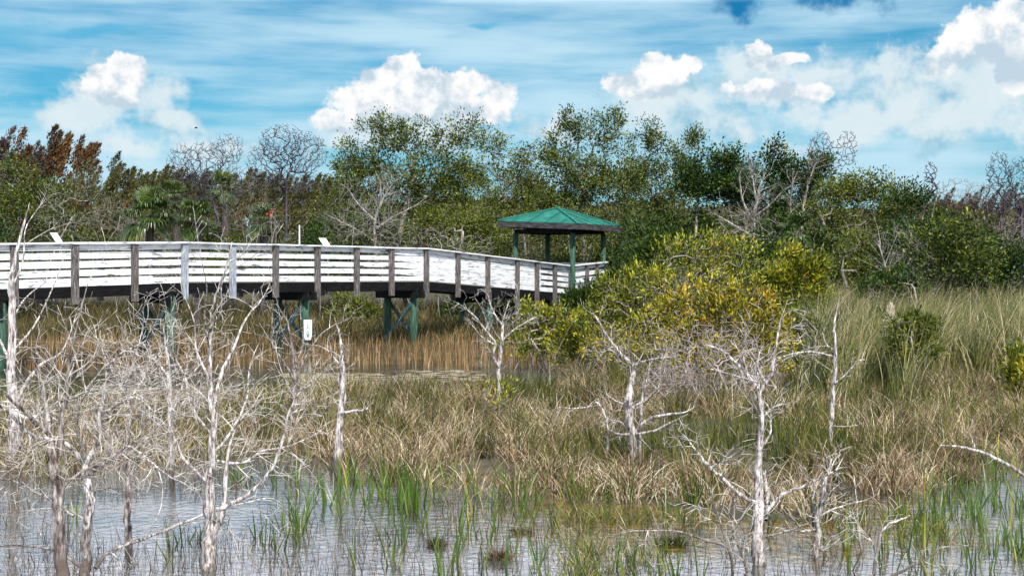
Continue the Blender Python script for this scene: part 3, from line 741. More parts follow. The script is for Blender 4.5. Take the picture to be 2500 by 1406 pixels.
def white_pole():
    D = 47.0; a = P(731, 700, D); b = P(731, 552, D)
    root = empty('marker_pole', (a[0], D, .2), 'thin pole with white upper part standing behind the middle of the railing', 'pole')
    zc = P(731, 600, D)[2]
    mb = MB(); mb.cyl((a[0], D, .1), (b[0], D, zc), .022, .022, 10); mb.build('shaft', MT['creosote'], root)
    mb = MB(); mb.cyl((a[0], D, zc - .02), (b[0], D, b[2]), .027, .025, 10); mb.cyl((b[0], D, b[2]), (b[0], D, b[2] + .03), .03, .018, 10); mb.build('white_top', MT['sign'], root)
white_pole()

# ------------------------------------------------------------------ the gazebo
def build_gazebo():
    s = 63.3; D = F / s; c = np.array([(1366 - 1250) / s, D]); th = math.radians(14)
    root = empty('gazebo', (c[0], c[1], 0), 'gazebo with low green metal hip roof at the end of the boardwalk', 'gazebo')
    def corners(R): return [c + R * np.array([math.sin(th), -math.cos(th)]), c + R * np.array([math.cos(th), math.sin(th)]), c - R * np.array([math.sin(th), -math.cos(th)]), c - R * np.array([math.cos(th), math.sin(th)])]
    # order: near, right, far, left ; slightly racked by age
    dz = [-.02, -.03, .06, .13]
    ev = corners(2.46); ez = 4.08
    E = [np.array([ev[i][0], ev[i][1], ez + dz[i]]) for i in range(4)]
    apex = np.array([c[0] - .08, c[1], 4.72])
    up = np.array([0, 0, 1.])
    for i in range(4):
        a, b = E[i], E[(i + 1) % 4]
        # roof slope with folded seams: a grid of narrow pans
        m = 7; V = []; Fq = []
        o = MB()
        nrm = np.cross(b - a, apex - a); nrm /= np.linalg.norm(nrm); nrm = nrm if nrm[2] > 0 else -nrm
        V = [a, b, apex, a - nrm * .03, b - nrm * .03, apex - nrm * .03]
        t = mesh_obj('roof', np.array(V), [np.array([[0, 1, 2], [5, 4, 3]]), np.array([[0, 3, 4, 1]])], MT['roof'], root)
        rb = MB()
        for q in (np.arange(1, 5) / 5.0):
            st = a + (b - a) * q
            if q <= .5: en_t = q * 2
            else: en_t = (1 - q) * 2
            mid = (a + b) / 2; en = st + (apex - mid) * en_t
            w = (b - a) / np.linalg.norm(b - a)
            rb.bar(st + nrm * .014, en + nrm * .014, w * .022, nrm * .018)
        hp = MB(); sd = np.cross(apex - a, up); sd /= np.linalg.norm(sd)
        rb.build('seam', MT['roof'], t)
        t2 = MB(); t2.bar(a + up * .025, apex + up * .025, sd * .06, up * .022); t2.build('hip_cap', MT['roof'], root)
        # fascia board
        fb = MB(); w = (b - a) / np.linalg.norm(b - a); out = np.cross(w, up); out[2] = 0; out /= np.linalg.norm(out)
        if np.dot(out[:2], (a[:2] + b[:2]) / 2 - c) < 0: out = -out
        fb.bar(a - out * .03 - up * .125 - w * 0, b - out * .03 - up * .125, out * .022, up * .10); fb.build('fascia', MT['gz_fascia'], root)
    # soffit
    sf = [e - up * .215 for e in E]; so = MB()
    ctr = sum(sf) / 4
    sf = [ctr + (q - ctr) * .975 for q in sf]
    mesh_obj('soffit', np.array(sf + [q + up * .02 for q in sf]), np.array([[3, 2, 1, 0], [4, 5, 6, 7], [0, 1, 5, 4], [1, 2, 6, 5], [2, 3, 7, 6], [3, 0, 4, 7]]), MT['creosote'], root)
    pc = corners(1.76)
    deckz = 1.43
    for i in range(4):
        a, b = pc[i], pc[(i + 1) % 4]; d = (b - a) / np.linalg.norm(b - a); n = np.array([d[1], -d[0]])
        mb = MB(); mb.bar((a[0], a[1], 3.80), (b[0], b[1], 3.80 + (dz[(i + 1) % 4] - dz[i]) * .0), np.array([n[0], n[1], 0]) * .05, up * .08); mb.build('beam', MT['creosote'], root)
    for i, q in enumerate(pc):
        mb = MB(); mb.cyl((q[0], q[1], -.6), (q[0] + .01, q[1], 3.74), .115, .10, 16); mb.build('column', MT['pile'], root, smooth=True)
    # floor
    fl = corners(1.95); m = MB()
    a, b, c2, d2 = fl
    m.hexa([(q[0], q[1], deckz - .2) for q in fl] + [(q[0], q[1], deckz) for q in fl]); m.build('floor', MT['deck'], root)
    # railings on three sides (the boardwalk enters between left and near corners)
    for (i, j) in ((0, 1), (1, 2), (2, 3)):
        a, b = pc[i], pc[j]; d = (b - a) / np.linalg.norm(b - a); n = np.array([d[1], -d[0]])
        if np.dot(n, (a + b) / 2 - c) < 0: n = -n
        a = a + n * .12; b = b + n * .12; n3 = np.array([n[0], n[1], 0]); d3 = np.array([d[0], d[1], 0])
        zc = 2.53 if i == 0 else 2.62
        zb = 2.66 if i == 0 else 2.62
        mb = MB(); mb.bar(np.array([a[0], a[1], zc - .02]), np.array([b[0], b[1], zb - .02]), n3 * .10, up * .02); mb.build('cap_rail', MT['white'], root)
        for k, (tp, h) in enumerate(((-.05, .14), (-.29, .15), (-.53, .15), (-.77, .15))):
            mb = MB(); mb.bar(np.array([a[0], a[1], zc + tp - h / 2]) - n3 * .05, np.array([b[0], b[1], zb + tp - h / 2]) - n3 * .05, n3 * .018, up * h / 2); mb.build('rail_board', MT['white'], root)
        for t in (.36, .7):
            q = a + (b - a) * t; z = zc + (zb - zc) * t
            mb = MB(); mb.bar(np.array([q[0], q[1], deckz - .3]) + n3 * .03, np.array([q[0], q[1], z - .042]) + n3 * .03, d3 * .06, n3 * .045); mb.build('post', MT['post'], root)
build_gazebo()

# ------------------------------------------------------------------ bare trees in the foreground, traced limb by limb
def smooth_line(pts, per=4):
    """Catmull-Rom through (x,y,z,r) rows"""
    pts = np.asarray(pts, float)
    if len(pts) < 3: 
        t = np.linspace(0, 1, per + 1)[:, None]; return pts[0] + (pts[1] - pts[0]) * t
    ext = np.vstack([2 * pts[0] - pts[1], pts, 2 * pts[-1] - pts[-2]]); out = []
    for i in range(1, len(ext) - 2):
        p0, p1, p2, p3 = ext[i - 1:i + 3]
        for t in np.arange(per) / per:
            out.append(.5 * ((2 * p1) + (-p0 + p2) * t + (2 * p0 - 5 * p1 + 4 * p2 - p3) * t * t + (-p0 + 3 * p1 - 3 * p2 + p3) * t ** 3))
    out.append(ext[-2]); return np.array(out)
def twig(sk, p, d, L, r, rng, depth, par, curl=.16, grav=0.0, density=1.0):
    step = max(.035, L / 9); n = max(3, int(L / step)); cur = np.array(p, float); d = d / np.linalg.norm(d)
    prev = par; bias = rng.normal(0, curl * .45, 3)
    for i in range(n):
        d = d + rng.normal(0, curl, 3) * .55 + bias + np.array([0, 0, grav]); d /= np.linalg.norm(d)
        cur = cur + d * step; rr = r * (1 - .75 * (i + 1) / n)
        prev = sk.node(cur, prev, max(rr, .0014))
        if depth > 0 and i > 0 and rng.uniform() < .55 * density:
            q = rng.normal(size=3); q -= d * np.dot(q, d); q /= np.linalg.norm(q)
            nd = d * rng.uniform(.3, .8) + q * .8 + np.array([0, 0, .15])
            twig(sk, cur, nd, L * rng.uniform(.3, .6) * (1 - .3 * i / n), rr * .62, rng, depth - 1, prev, curl, grav, density)
def bare_tree(label, D, lines, seed, twigs=40, tl=(.25, .6), tr=.004, depth=2, mat='bark_dead', tmat='twig_dead', name='bare_tree', cat='tree', fan=.5, span=.5, curl=.16, up=.25, extra_root=True, density=.8, group=None, tstart=.25):
    if D < 18 and lines[0][0][0] < 700: up = .08; tr *= .82
    elif D < 30: tl = (tl[0] * .7, tl[1] * .72); tr *= .75
    """lines[0] is the trunk; each line = [(px, py, width px), ...]"""
    rng = np.random.default_rng(seed); s = s_of(D)
    off0 = rng.normal(0, .0)
    W = []
    trunk_pts = None
    for li, ln in enumerate(lines):
        q = []
        m = len(ln); drift = 0 if li == 0 else rng.uniform(-fan, fan)
        for i, (x, y, w) in enumerate(ln):
            p = P(x, y, D); dd = drift * (i / max(1, m - 1)) ** 1.2
            if li == 0: dd = .04 * math.sin(i * 1.3 + seed)
            p = P(x, y, D + dd); q.append([*p, max(w, 1.2) / s / 2])
        sl = smooth_line(q, 5 if li == 0 else 4)
        jit = rng.normal(0, 1, (len(sl), 3)) * (sl[:, 3:4] * .10 + .002); jit[0] = 0; sl[:, :3] += jit
        sl[:, 3] *= 1 + rng.normal(0, .025, len(sl))
        if D < 13: sl[:, 3] *= .85
        W.append(sl)
    b = W[0][0][:3].copy(); base = np.array([b[0], b[1], min(b[2], 0.0)])
    root = empty(name, base, label, cat, group); holders = []
    for li, sl in enumerate(W):
        pts = sl[:, :3]; R = sl[:, 3]
        if li == 0 and b[2] > -.2 and extra_root:
            pts = np.vstack([[b[0], b[1], -.3], pts]); R = np.concatenate([[R[0] * 1.35], R]); R[1] *= 1.12
        V, Fc = tube(pts, np.arange(len(pts)) - 1, R, 9 if li == 0 else 7)
        holders.append(mesh_obj('trunk' if li == 0 else 'limb', V, Fc, MT[mat], root, smooth=True))
    if 0 < twigs <= 24:
        for t in range(twigs):
            sl = W[rng.integers(len(W))]; i = min(max(int(len(sl) * rng.uniform(.25, .98)), 1), len(sl) - 1)
            d = sl[i, :3] - sl[i - 1, :3]; d /= np.linalg.norm(d) + 1e-9; q = rng.normal(size=3); q -= d * np.dot(q, d); q /= np.linalg.norm(q)
            r0 = min(sl[i, 3] * .6, tr); sk = Skel(); rn = sk.node(sl[i, :3], -1, r0)
            twig(sk, sl[i, :3], d * .5 + q + np.array([0, 0, up]), rng.uniform(*tl), r0, rng, depth, rn, curl)
            V, Fc = tube(sk.P, sk.par, sk.R, 4); mesh_obj('twig', V, Fc, MT[tmat], root)
    elif twigs:
        sks = [Skel() for _ in W]; wt = np.array([len(x) for x in W], float); wt[0] *= .8; wt /= wt.sum()
        for t in range(int(twigs * .85)):
            li = rng.choice(len(W), p=wt); sl = W[li]
            i = int(len(sl) * rng.uniform(tstart if li == 0 else .12, .999)); i = min(max(i, 1), len(sl) - 1)
            if D < 18 and lines[0][0][0] < 700 and rng.uniform() < np.interp((EYE - sl[i, 2]) / D * F + HOR, [700, 820, 900, 980, 1180, 1300], [.93, .85, .5, .05, .1, .55]): continue
            d = sl[i, :3] - sl[i - 1, :3]; d /= np.linalg.norm(d) + 1e-9
            q = rng.normal(size=3); q -= d * np.dot(q, d); q /= np.linalg.norm(q)
            nd = d * rng.uniform(.1, .9) + q + np.array([0, 0, up])
            r0 = min(sl[i, 3] * .7, tr * rng.uniform(.55, 1.25))
            sk = sks[li]; rn = sk.node(sl[i, :3], -1, r0)
            twig(sk, sl[i, :3], nd, rng.uniform(*tl), r0, rng, depth, rn, curl, density=density)
        for sk, sl in zip(sks[1:], W[1:]):
            rn = sk.node(sl[-1, :3], -1, sl[-1, 3])
            for q in range(2): twig(sk, sl[-1, :3], sl[-1, :3] - sl[-3, :3] + rng.normal(0, .02, 3), rng.uniform(*tl) * .7, sl[-1, 3] * .8, rng, 1, rn, curl)
        for sk, ho in zip(sks, holders):
            if len(sk.P) < 4: continue
            V, Fc = tube(sk.P, sk.par, sk.R, 4)
            mesh_obj('twigs', V, Fc, MT[tmat], ho)
    return root

# left cluster
bare_tree('slender dead tree at the far left edge, reddish thin top above the railing', 17.2,
    [[(35, 1145, 30), (32, 1000, 26), (28, 880, 22), (31, 760, 18), (27, 690, 14), (40, 620, 9), (66, 520, 4), (72, 495, 2)],
     [(30, 1000, 10), (60, 940, 9), (100, 890, 7), (150, 860, 5), (180, 790, 3)], [(30, 900, 9), (10, 850, 7), (-20, 800, 4)],
     [(28, 700, 6), (55, 640, 4), (62, 560, 3), (85, 520, 2)], [(32, 1000, 9), (70, 1020, 8), (130, 990, 5), (170, 940, 3)], [(30, 780, 6), (60, 730, 4), (110, 690, 2)], [(28, 860, 7), (80, 800, 5), (130, 700, 3), (150, 640, 2)]],
    11, twigs=70, tl=(.3, .75), tr=.006, curl=.1, fan=.8)
bare_tree('leaning dead tree second from the left, pale stem kinked at the waterline', 11.0,
    [[(166, 1440, 42), (151, 1403, 40), (147, 1317, 36), (142, 1231, 34), (138, 1175, 32), (124, 1100, 28), (116, 1024, 20), (105, 950, 12), (80, 870, 6)],
     [(145, 1110, 20), (151, 1015, 16), (162, 972, 13), (168, 900, 10), (178, 840, 7), (196, 760, 4), (215, 690, 2)],
     [(180, 1260, 9), (130, 1225, 10), (86, 1200, 9), (40, 1178, 8), (0, 1170, 7), (-40, 1190, 6)],
     [(120, 1060, 12), (86, 1030, 12), (43, 990, 10), (0, 950, 8), (-40, 930, 6)],
     [(118, 1030, 9), (150, 980, 8), (200, 960, 6), (250, 900, 4)], [(140, 1200, 9), (200, 1150, 8), (280, 1120, 6), (340, 1060, 4)]],
    12, twigs=105, mat='bark_old', tl=(.28, .7), tr=.0048, curl=.13, fan=.9)
bare_tree('crooked dead tree with wide arching limbs standing in the water at lower left', 11.1,
    [[(205, 1440, 34), (207, 1403, 32), (211, 1308, 29), (220, 1231, 26), (215, 1188, 26), (211, 1127, 22)],
     [(211, 1127, 17), (241, 1076, 15), (246, 1007, 13), (258, 942, 11), (267, 895, 8), (300, 860, 6), (350, 835, 4), (374, 795, 2)],
     [(205, 1127, 15), (151, 1076, 13), (86, 1067, 12), (43, 1028, 10), (0, 990, 8), (-40, 960, 6)],
     [(233, 1386, 14), (259, 1352, 12), (320, 1325, 11), (388, 1300, 10), (474, 1265, 8), (560, 1235, 6), (640, 1218, 3)],
     [(246, 1015, 9), (290, 985, 8), (330, 970, 7), (370, 1000, 5), (375, 1010, 3)],
     [(214, 1160, 10), (260, 1130, 9), (310, 1090, 8), (360, 1120, 6), (410, 1160, 5), (450, 1180, 3)], [(211, 1130, 9), (190, 1060, 7), (195, 990, 5), (230, 930, 3)],
     [(208, 1395, 9), (150, 1350, 8), (90, 1335, 7), (30, 1330, 5)]],
    13, twigs=120, tl=(.28, .75), tr=.0048, curl=.13, fan=.9)
bare_tree('straight dead tree with brown wet base between the lower left trees', 12.2,
    [[(308, 1440, 25), (308, 1403, 24), (314, 1317, 22), (310, 1252, 20), (314, 1166, 17), (310, 1102, 15), (317, 1015, 12), (319, 964, 10), (324, 890, 7), (332, 820, 3)],
     [(314, 1160, 9), (270, 1120, 8), (240, 1060, 6), (230, 1000, 4)], [(312, 1110, 8), (360, 1070, 7), (420, 1050, 5), (440, 990, 3)],
     [(318, 1010, 7), (300, 950, 6), (270, 900, 5), (240, 830, 3)], [(319, 970, 6), (360, 900, 5), (400, 850, 4), (425, 826, 2)], [(320, 900, 5), (390, 890, 5), (450, 905, 4), (520, 930, 3)]],
    14, twigs=95, mat='bark_old', tl=(.25, .7), tr=.0048, curl=.13, fan=.9)
bare_tree('thin pale dead stem rising behind the crossed brace pier', 16.2,
    [[(418, 1175, 14), (420, 1102, 13), (416, 1015, 12), (414, 942, 11), (409, 873, 8), (402, 820, 4), (398, 780, 2)],
     [(416, 1015, 6), (440, 960, 5), (455, 900, 3)], [(412, 920, 6), (380, 880, 5), (350, 870, 3)], [(414, 950, 5), (450, 930, 4), (500, 880, 3)]],
    15, twigs=45, tl=(.25, .6), tr=.0055, curl=.13, fan=.5)
bare_tree('thick trunked dead tree with dense twig crown rising in front of the railing', 11.4,
    [[(508, 1445, 46), (509, 1403, 44), (511, 1340, 40), (513, 1274, 36), (511, 1188, 28), (517, 1123, 24), (521, 1015, 19), (513, 930, 14), (513, 800, 9), (528, 720, 6), (556, 640, 4), (566, 590, 2)],
     [(516, 1309, 20), (543, 1257, 16), (552, 1166, 13), (560, 1090, 8), (590, 1020, 4)],
     [(530, 1244, 13), (595, 1214, 12), (655, 1158, 10), (694, 1067, 8), (702, 1015, 6), (730, 960, 4), (770, 930, 2)],
     [(521, 1015, 12), (539, 916, 11), (573, 843, 8), (600, 780, 6), (640, 730, 3)],
     [(519, 1060, 10), (470, 1000, 9), (455, 930, 7), (430, 880, 4)], [(512, 1180, 10), (450, 1120, 9), (420, 1060, 6), (380, 1030, 4)],
     [(515, 930, 8), (480, 860, 6), (475, 790, 4), (450, 720, 2)], [(513, 800, 6), (540, 760, 5), (545, 680, 3), (600, 640, 2), (650, 600, 1.5)],
     [(519, 1110, 9), (560, 1060, 8), (600, 980, 7), (610, 900, 4)], [(517, 1123, 9), (590, 1130, 8), (640, 1100, 6), (700, 1090, 4), (770, 1060, 2)], [(512, 860, 6), (500, 780, 5), (505, 700, 3), (495, 650, 2)]],
    16, twigs=190, tl=(.22, .6), tr=.0046, curl=.14, fan=.8, up=.35)
# middle
bare_tree('short dead tree with forked top below the white trail marker', 20.8,
    [[(716, 1060, 17), (719, 1000, 16), (721, 940, 14), (718, 890, 11), (712, 830, 6), (700, 780, 3)],
     [(720, 930, 7), (690, 880, 6), (665, 840, 5), (665, 770, 3)], [(720, 935, 6), (748, 870, 5), (790, 810, 4), (850, 780, 3), (862, 765, 2)], [(718, 900, 5), (740, 840, 4), (735, 780, 2)],
     [(720, 960, 5), (760, 930, 4), (770, 900, 2)], [(715, 860, 4), (690, 810, 3), (680, 750, 2)]],
    17, mat='bark_old', twigs=45, tl=(.2, .6), tr=.006, curl=.12, fan=.5)
bare_tree('lone dead trunk with one stubby right branch, mirrored in the open water', 16.3,
    [[(822, 1168, 23), (827, 1080, 20), (833, 1000, 17), (837, 930, 15), (835, 880, 12), (834, 845, 7), (826, 800, 3)],
     [(834, 1010, 8), (860, 1003, 7), (893, 1000, 6), (912, 980, 3)], [(836, 900, 6), (815, 872, 5), (792, 850, 3), (740, 838, 1.5)], [(836, 930, 5), (818, 915, 4), (805, 890, 2)], [(837, 920, 4), (850, 880, 3), (852, 850, 2)]],
    18, twigs=20, tl=(.12, .35), tr=.005, curl=.12, fan=.3, depth=1)
bare_tree('small white dead tree with twin stems and fan shaped top before the ramp', 21.8,
    [[(1220, 1040, 12), (1219, 960, 11), (1219, 896, 10), (1224, 850, 8), (1227, 810, 7), (1229, 775, 5), (1243, 735, 3)],
     [(1219, 896, 8), (1205, 868, 7), (1209, 838, 6), (1192, 815, 6), (1161, 775, 5), (1135, 752, 3), (1121, 742, 2)],
     [(1227, 830, 5), (1255, 805, 4), (1290, 783, 3)], [(1228, 795, 5), (1206, 765, 4), (1193, 725, 2)], [(1192, 815, 5), (1187, 780, 4), (1165, 735, 2)],
     [(1229, 780, 4), (1255, 765, 3), (1265, 725, 2)], [(1205, 840, 4), (1175, 820, 3), (1150, 790, 2)]],
    19, twigs=60, tl=(.2, .5), tr=.006, curl=.08, fan=.5, up=.7, tstart=.5)
bare_tree('gnarled white dead tree with long upward left limb beside the yellow shrub', 16.8,
    [[(1549, 1155, 19), (1545, 1077, 20), (1535, 1000, 20), (1536, 975, 19), (1543, 936, 15), (1548, 896, 11), (1523, 871, 8), (1488, 830, 7), (1453, 770, 4)],
     [(1546, 893, 7), (1575, 882, 6), (1622, 872, 3)], [(1545, 1062, 9), (1580, 1025, 8), (1625, 1012, 7), (1668, 1008, 4)], [(1545, 1060, 8), (1595, 1052, 6), (1650, 1025, 4)],
     [(1536, 1000, 7), (1580, 972, 6), (1613, 943, 3)], [(1540, 1060, 7), (1510, 1060, 6), (1486, 1050, 3)], [(1535, 990, 5), (1505, 980, 5), (1485, 965, 3)], [(1545, 1060, 5), (1515, 1030, 4), (1490, 1025, 2)],
     [(1562, 1155, 8), (1563, 1040, 7), (1570, 960, 6), (1582, 915, 3)], [(1520, 870, 4), (1490, 855, 4), (1475, 858, 2)]],
    20, twigs=75, tl=(.15, .5), tr=.0055, curl=.12, fan=.6)
bare_tree('thin bent dead stick with one long branch reaching left', 17.2,
    [[(1484, 1145, 7), (1483, 1050, 6), (1475, 1010, 6), (1458, 983, 5), (1440, 992, 4), (1400, 997, 3), (1362, 993, 2)], [(1472, 1010, 3), (1500, 1035, 3), (1515, 1080, 2)]],
    21, twigs=12, tl=(.12, .4), tr=.0045, depth=1, curl=.12)
bare_tree('tall white dead tree with V fork, largest bare tree at right', 11.6,
    [[(1852, 1450, 46), (1853, 1403, 42), (1853, 1317, 38), (1851, 1202, 27), (1853, 1127, 21), (1858, 1026, 17), (1853, 951, 13)],
     [(1855, 955, 13), (1881, 916, 11), (1891, 866, 8), (1898, 820, 6), (1906, 782, 3)],
     [(1853, 950, 10), (1816, 905, 8), (1776, 866, 6), (1745, 848, 3)],
     [(1846, 1227, 13), (1800, 1202, 11), (1765, 1167, 10), (1735, 1142, 9), (1705, 1105, 6), (1678, 1070, 4)],
     [(1873, 1247, 12), (1911, 1207, 10), (1971, 1182, 8), (2042, 1147, 4)], [(1870, 1270, 12), (1874, 1210, 11), (1868, 1160, 6)],
     [(1861, 1312, 7), (1921, 1297, 6), (1986, 1272, 4)], [(1858, 1030, 7), (1880, 1000, 6), (1906, 985, 4)], [(1853, 1010, 6), (1838, 985, 6), (1833, 958, 4)],
     [(1855, 1100, 7), (1878, 1060, 6), (1884, 1010, 3)], [(1853, 945, 6), (1848, 900, 5), (1830, 865, 3)], [(1870, 935, 6), (1850, 890, 5), (1858, 850, 3)], [(1885, 900, 5), (1930, 870, 5), (1965, 862, 3)],
     [(1852, 935, 6), (1822, 925, 5), (1742, 902, 3)], [(1735, 1142, 5), (1770, 1115, 4), (1800, 1085, 3)], [(1820, 905, 6), (1812, 850, 5), (1822, 800, 3)]],
    22, twigs=120, tl=(.12, .42), tr=.005, curl=.11, fan=.8)
bare_tree('dark wet dead stems rising left of the V forked tree', 11.3,
    [[(1828, 1440, 10), (1826, 1403, 9), (1811, 1347, 9), (1791, 1302, 8), (1791, 1227, 6), (1775, 1180, 3)],
     [(1826, 1403, 9), (1790, 1400, 9), (1776, 1337, 8), (1700, 1312, 6), (1650, 1296, 5), (1560, 1294, 3)], [(1791, 1290, 6), (1825, 1240, 5), (1850, 1190, 3)], [(1770, 1320, 6), (1755, 1260, 5), (1735, 1220, 3)]],
    23, twigs=45, tl=(.15, .5), tr=.0045, mat='bark_old', curl=.12)
bare_tree('slender straight white dead sapling with two thin side branches', 18.3,
    [[(2024, 1150, 11), (2029, 1050, 11), (2032, 1001, 11), (2037, 921, 10), (2040, 850, 8), (2037, 795, 6), (2048, 733, 2)],
     [(2037, 872, 5), (2000, 861, 5), (1950, 860, 4), (1890, 878, 3)], [(2038, 935, 5), (2068, 912, 4), (2092, 882, 3), (2112, 877, 2)], [(2036, 855, 4), (2017, 840, 3), (2008, 812, 2)], [(2034, 1040, 3), (2070, 1040, 2), (2095, 1038, 2)]],
    24, twigs=24, tl=(.08, .3), tr=.004, depth=1, curl=.1, fan=.3)
bare_tree('white dead stump tree with short top spikes right of the V forked tree', 11.8,
    [[(1980, 1445, 18), (1984, 1403, 17), (1996, 1302, 19), (1994, 1267, 17), (2011, 1202, 13), (2017, 1162, 9), (2030, 1120, 4)],
     [(1996, 1280, 9), (1985, 1240, 8), (1990, 1190, 4)], [(1997, 1262, 6), (2040, 1240, 5), (2105, 1222, 3)], [(2005, 1240, 6), (2025, 1200, 5), (2020, 1150, 3)], [(1996, 1290, 5), (1960, 1297, 4), (1925, 1290, 3)], [(2000, 1330, 4), (2030, 1370, 3), (2045, 1400, 2)]],
    25, twigs=45, tl=(.1, .4), tr=.0045, curl=.12, fan=.4)
bare_tree('thin white curving dead branch rising from the water near bottom right', 11.2,
    [[(2130, 1445, 10), (2132, 1403, 9), (2147, 1317, 8), (2167, 1282, 7), (2222, 1258, 3)], [(2140, 1360, 5), (2120, 1310, 4), (2050, 1285, 2)]],
    26, twigs=12, tl=(.1, .4), tr=.004, depth=1)
bare_tree('thin upright dead stick just left of the curving branch', 12.2,
    [[(2114, 1440, 7), (2112, 1403, 7), (2097, 1302, 6), (2092, 1232, 4), (2085, 1160, 2)], [(2100, 1320, 4), (2080, 1300, 3), (2040, 1285, 2)]],
    27, twigs=10, tl=(.1, .4), tr=.004, depth=1)
bare_tree('leaning dead branch reaching in from the right edge', 15.2,
    [[(2640, 1240, 11), (2520, 1170, 9), (2428, 1117, 8), (2383, 1099, 7), (2340, 1090, 5), (2295, 1087, 3)], [(2383, 1099, 4), (2375, 1080, 4), (2369, 1060, 2)]],
    28, twigs=8, tl=(.1, .3), tr=.004, depth=1, name='dead_branch', cat='branch', extra_root=False)
bare_tree('dead branch lying low over the bottom right water', 11.0,
    [[(2150, 1425, 8), (2177, 1406, 8), (2252, 1368, 7), (2290, 1340, 5), (2305, 1322, 2)]],
    29, twigs=6, tl=(.1, .25), tr=.004, depth=1, name='dead_branch', cat='branch', extra_root=False)

def pale_trunk(label, D, lines, seed):
    bare_tree(label, D, lines, seed, twigs=60, tl=(.5, 1.3), tr=.014, depth=2, mat='bark_pale2', tmat='bark_pale2', curl=.09, fan=.8, up=.6, extra_root=False)
pale_trunk('white forked bare trunk in front of the glossy dark trees', 53.5,
    [[(1840, 700, 12), (1838, 620, 11), (1838, 565, 10), (1842, 523, 9), (1852, 470, 7), (1866, 425, 4)], [(1840, 545, 7), (1815, 495, 6), (1806, 450, 4)], [(1841, 530, 7), (1875, 505, 6), (1910, 470, 4)], [(1838, 580, 6), (1800, 555, 5), (1755, 528, 3)], [(1848, 500, 5), (1840, 450, 4), (1830, 410, 3)]], 801)
pale_trunk('pale many stemmed bare trunk right of the white forked one', 54.5,
    [[(1965, 700, 9), (1960, 620, 8), (1958, 540, 8), (1968, 470, 6), (1990, 400, 3)], [(1958, 560, 6), (1985, 480, 5), (2003, 400, 3)], [(1958, 600, 6), (1930, 520, 5), (1935, 450, 3)], [(1960, 640, 5), (2010, 580, 4), (2050, 560, 3)], [(1962, 520, 5), (1972, 440, 4), (1975, 385, 3)]], 802)
pale_trunk('pale bare trunk spreading low in front of the broad oak', 57,
    [[(920, 640, 9), (915, 570, 8), (918, 530, 7), (930, 490, 5), (928, 440, 3)], [(917, 540, 6), (880, 505, 5), (855, 470, 3)], [(916, 560, 6), (960, 530, 5), (1010, 505, 3)], [(915, 590, 5), (870, 560, 4), (830, 540, 3)], [(925, 510, 4), (950, 460, 3), (980, 430, 2)]], 803)
pale_trunk('grey bare trunk with wide twigs low on the right wood edge', 45,
    [[(2180, 760, 8), (2190, 700, 7), (2215, 650, 6), (2240, 600, 4)], [(2195, 690, 5), (2240, 670, 4), (2290, 655, 3)], [(2190, 700, 5), (2165, 660, 4), (2150, 610, 3)], [(2185, 720, 5), (2230, 715, 4), (2270, 700, 3)]], 804)

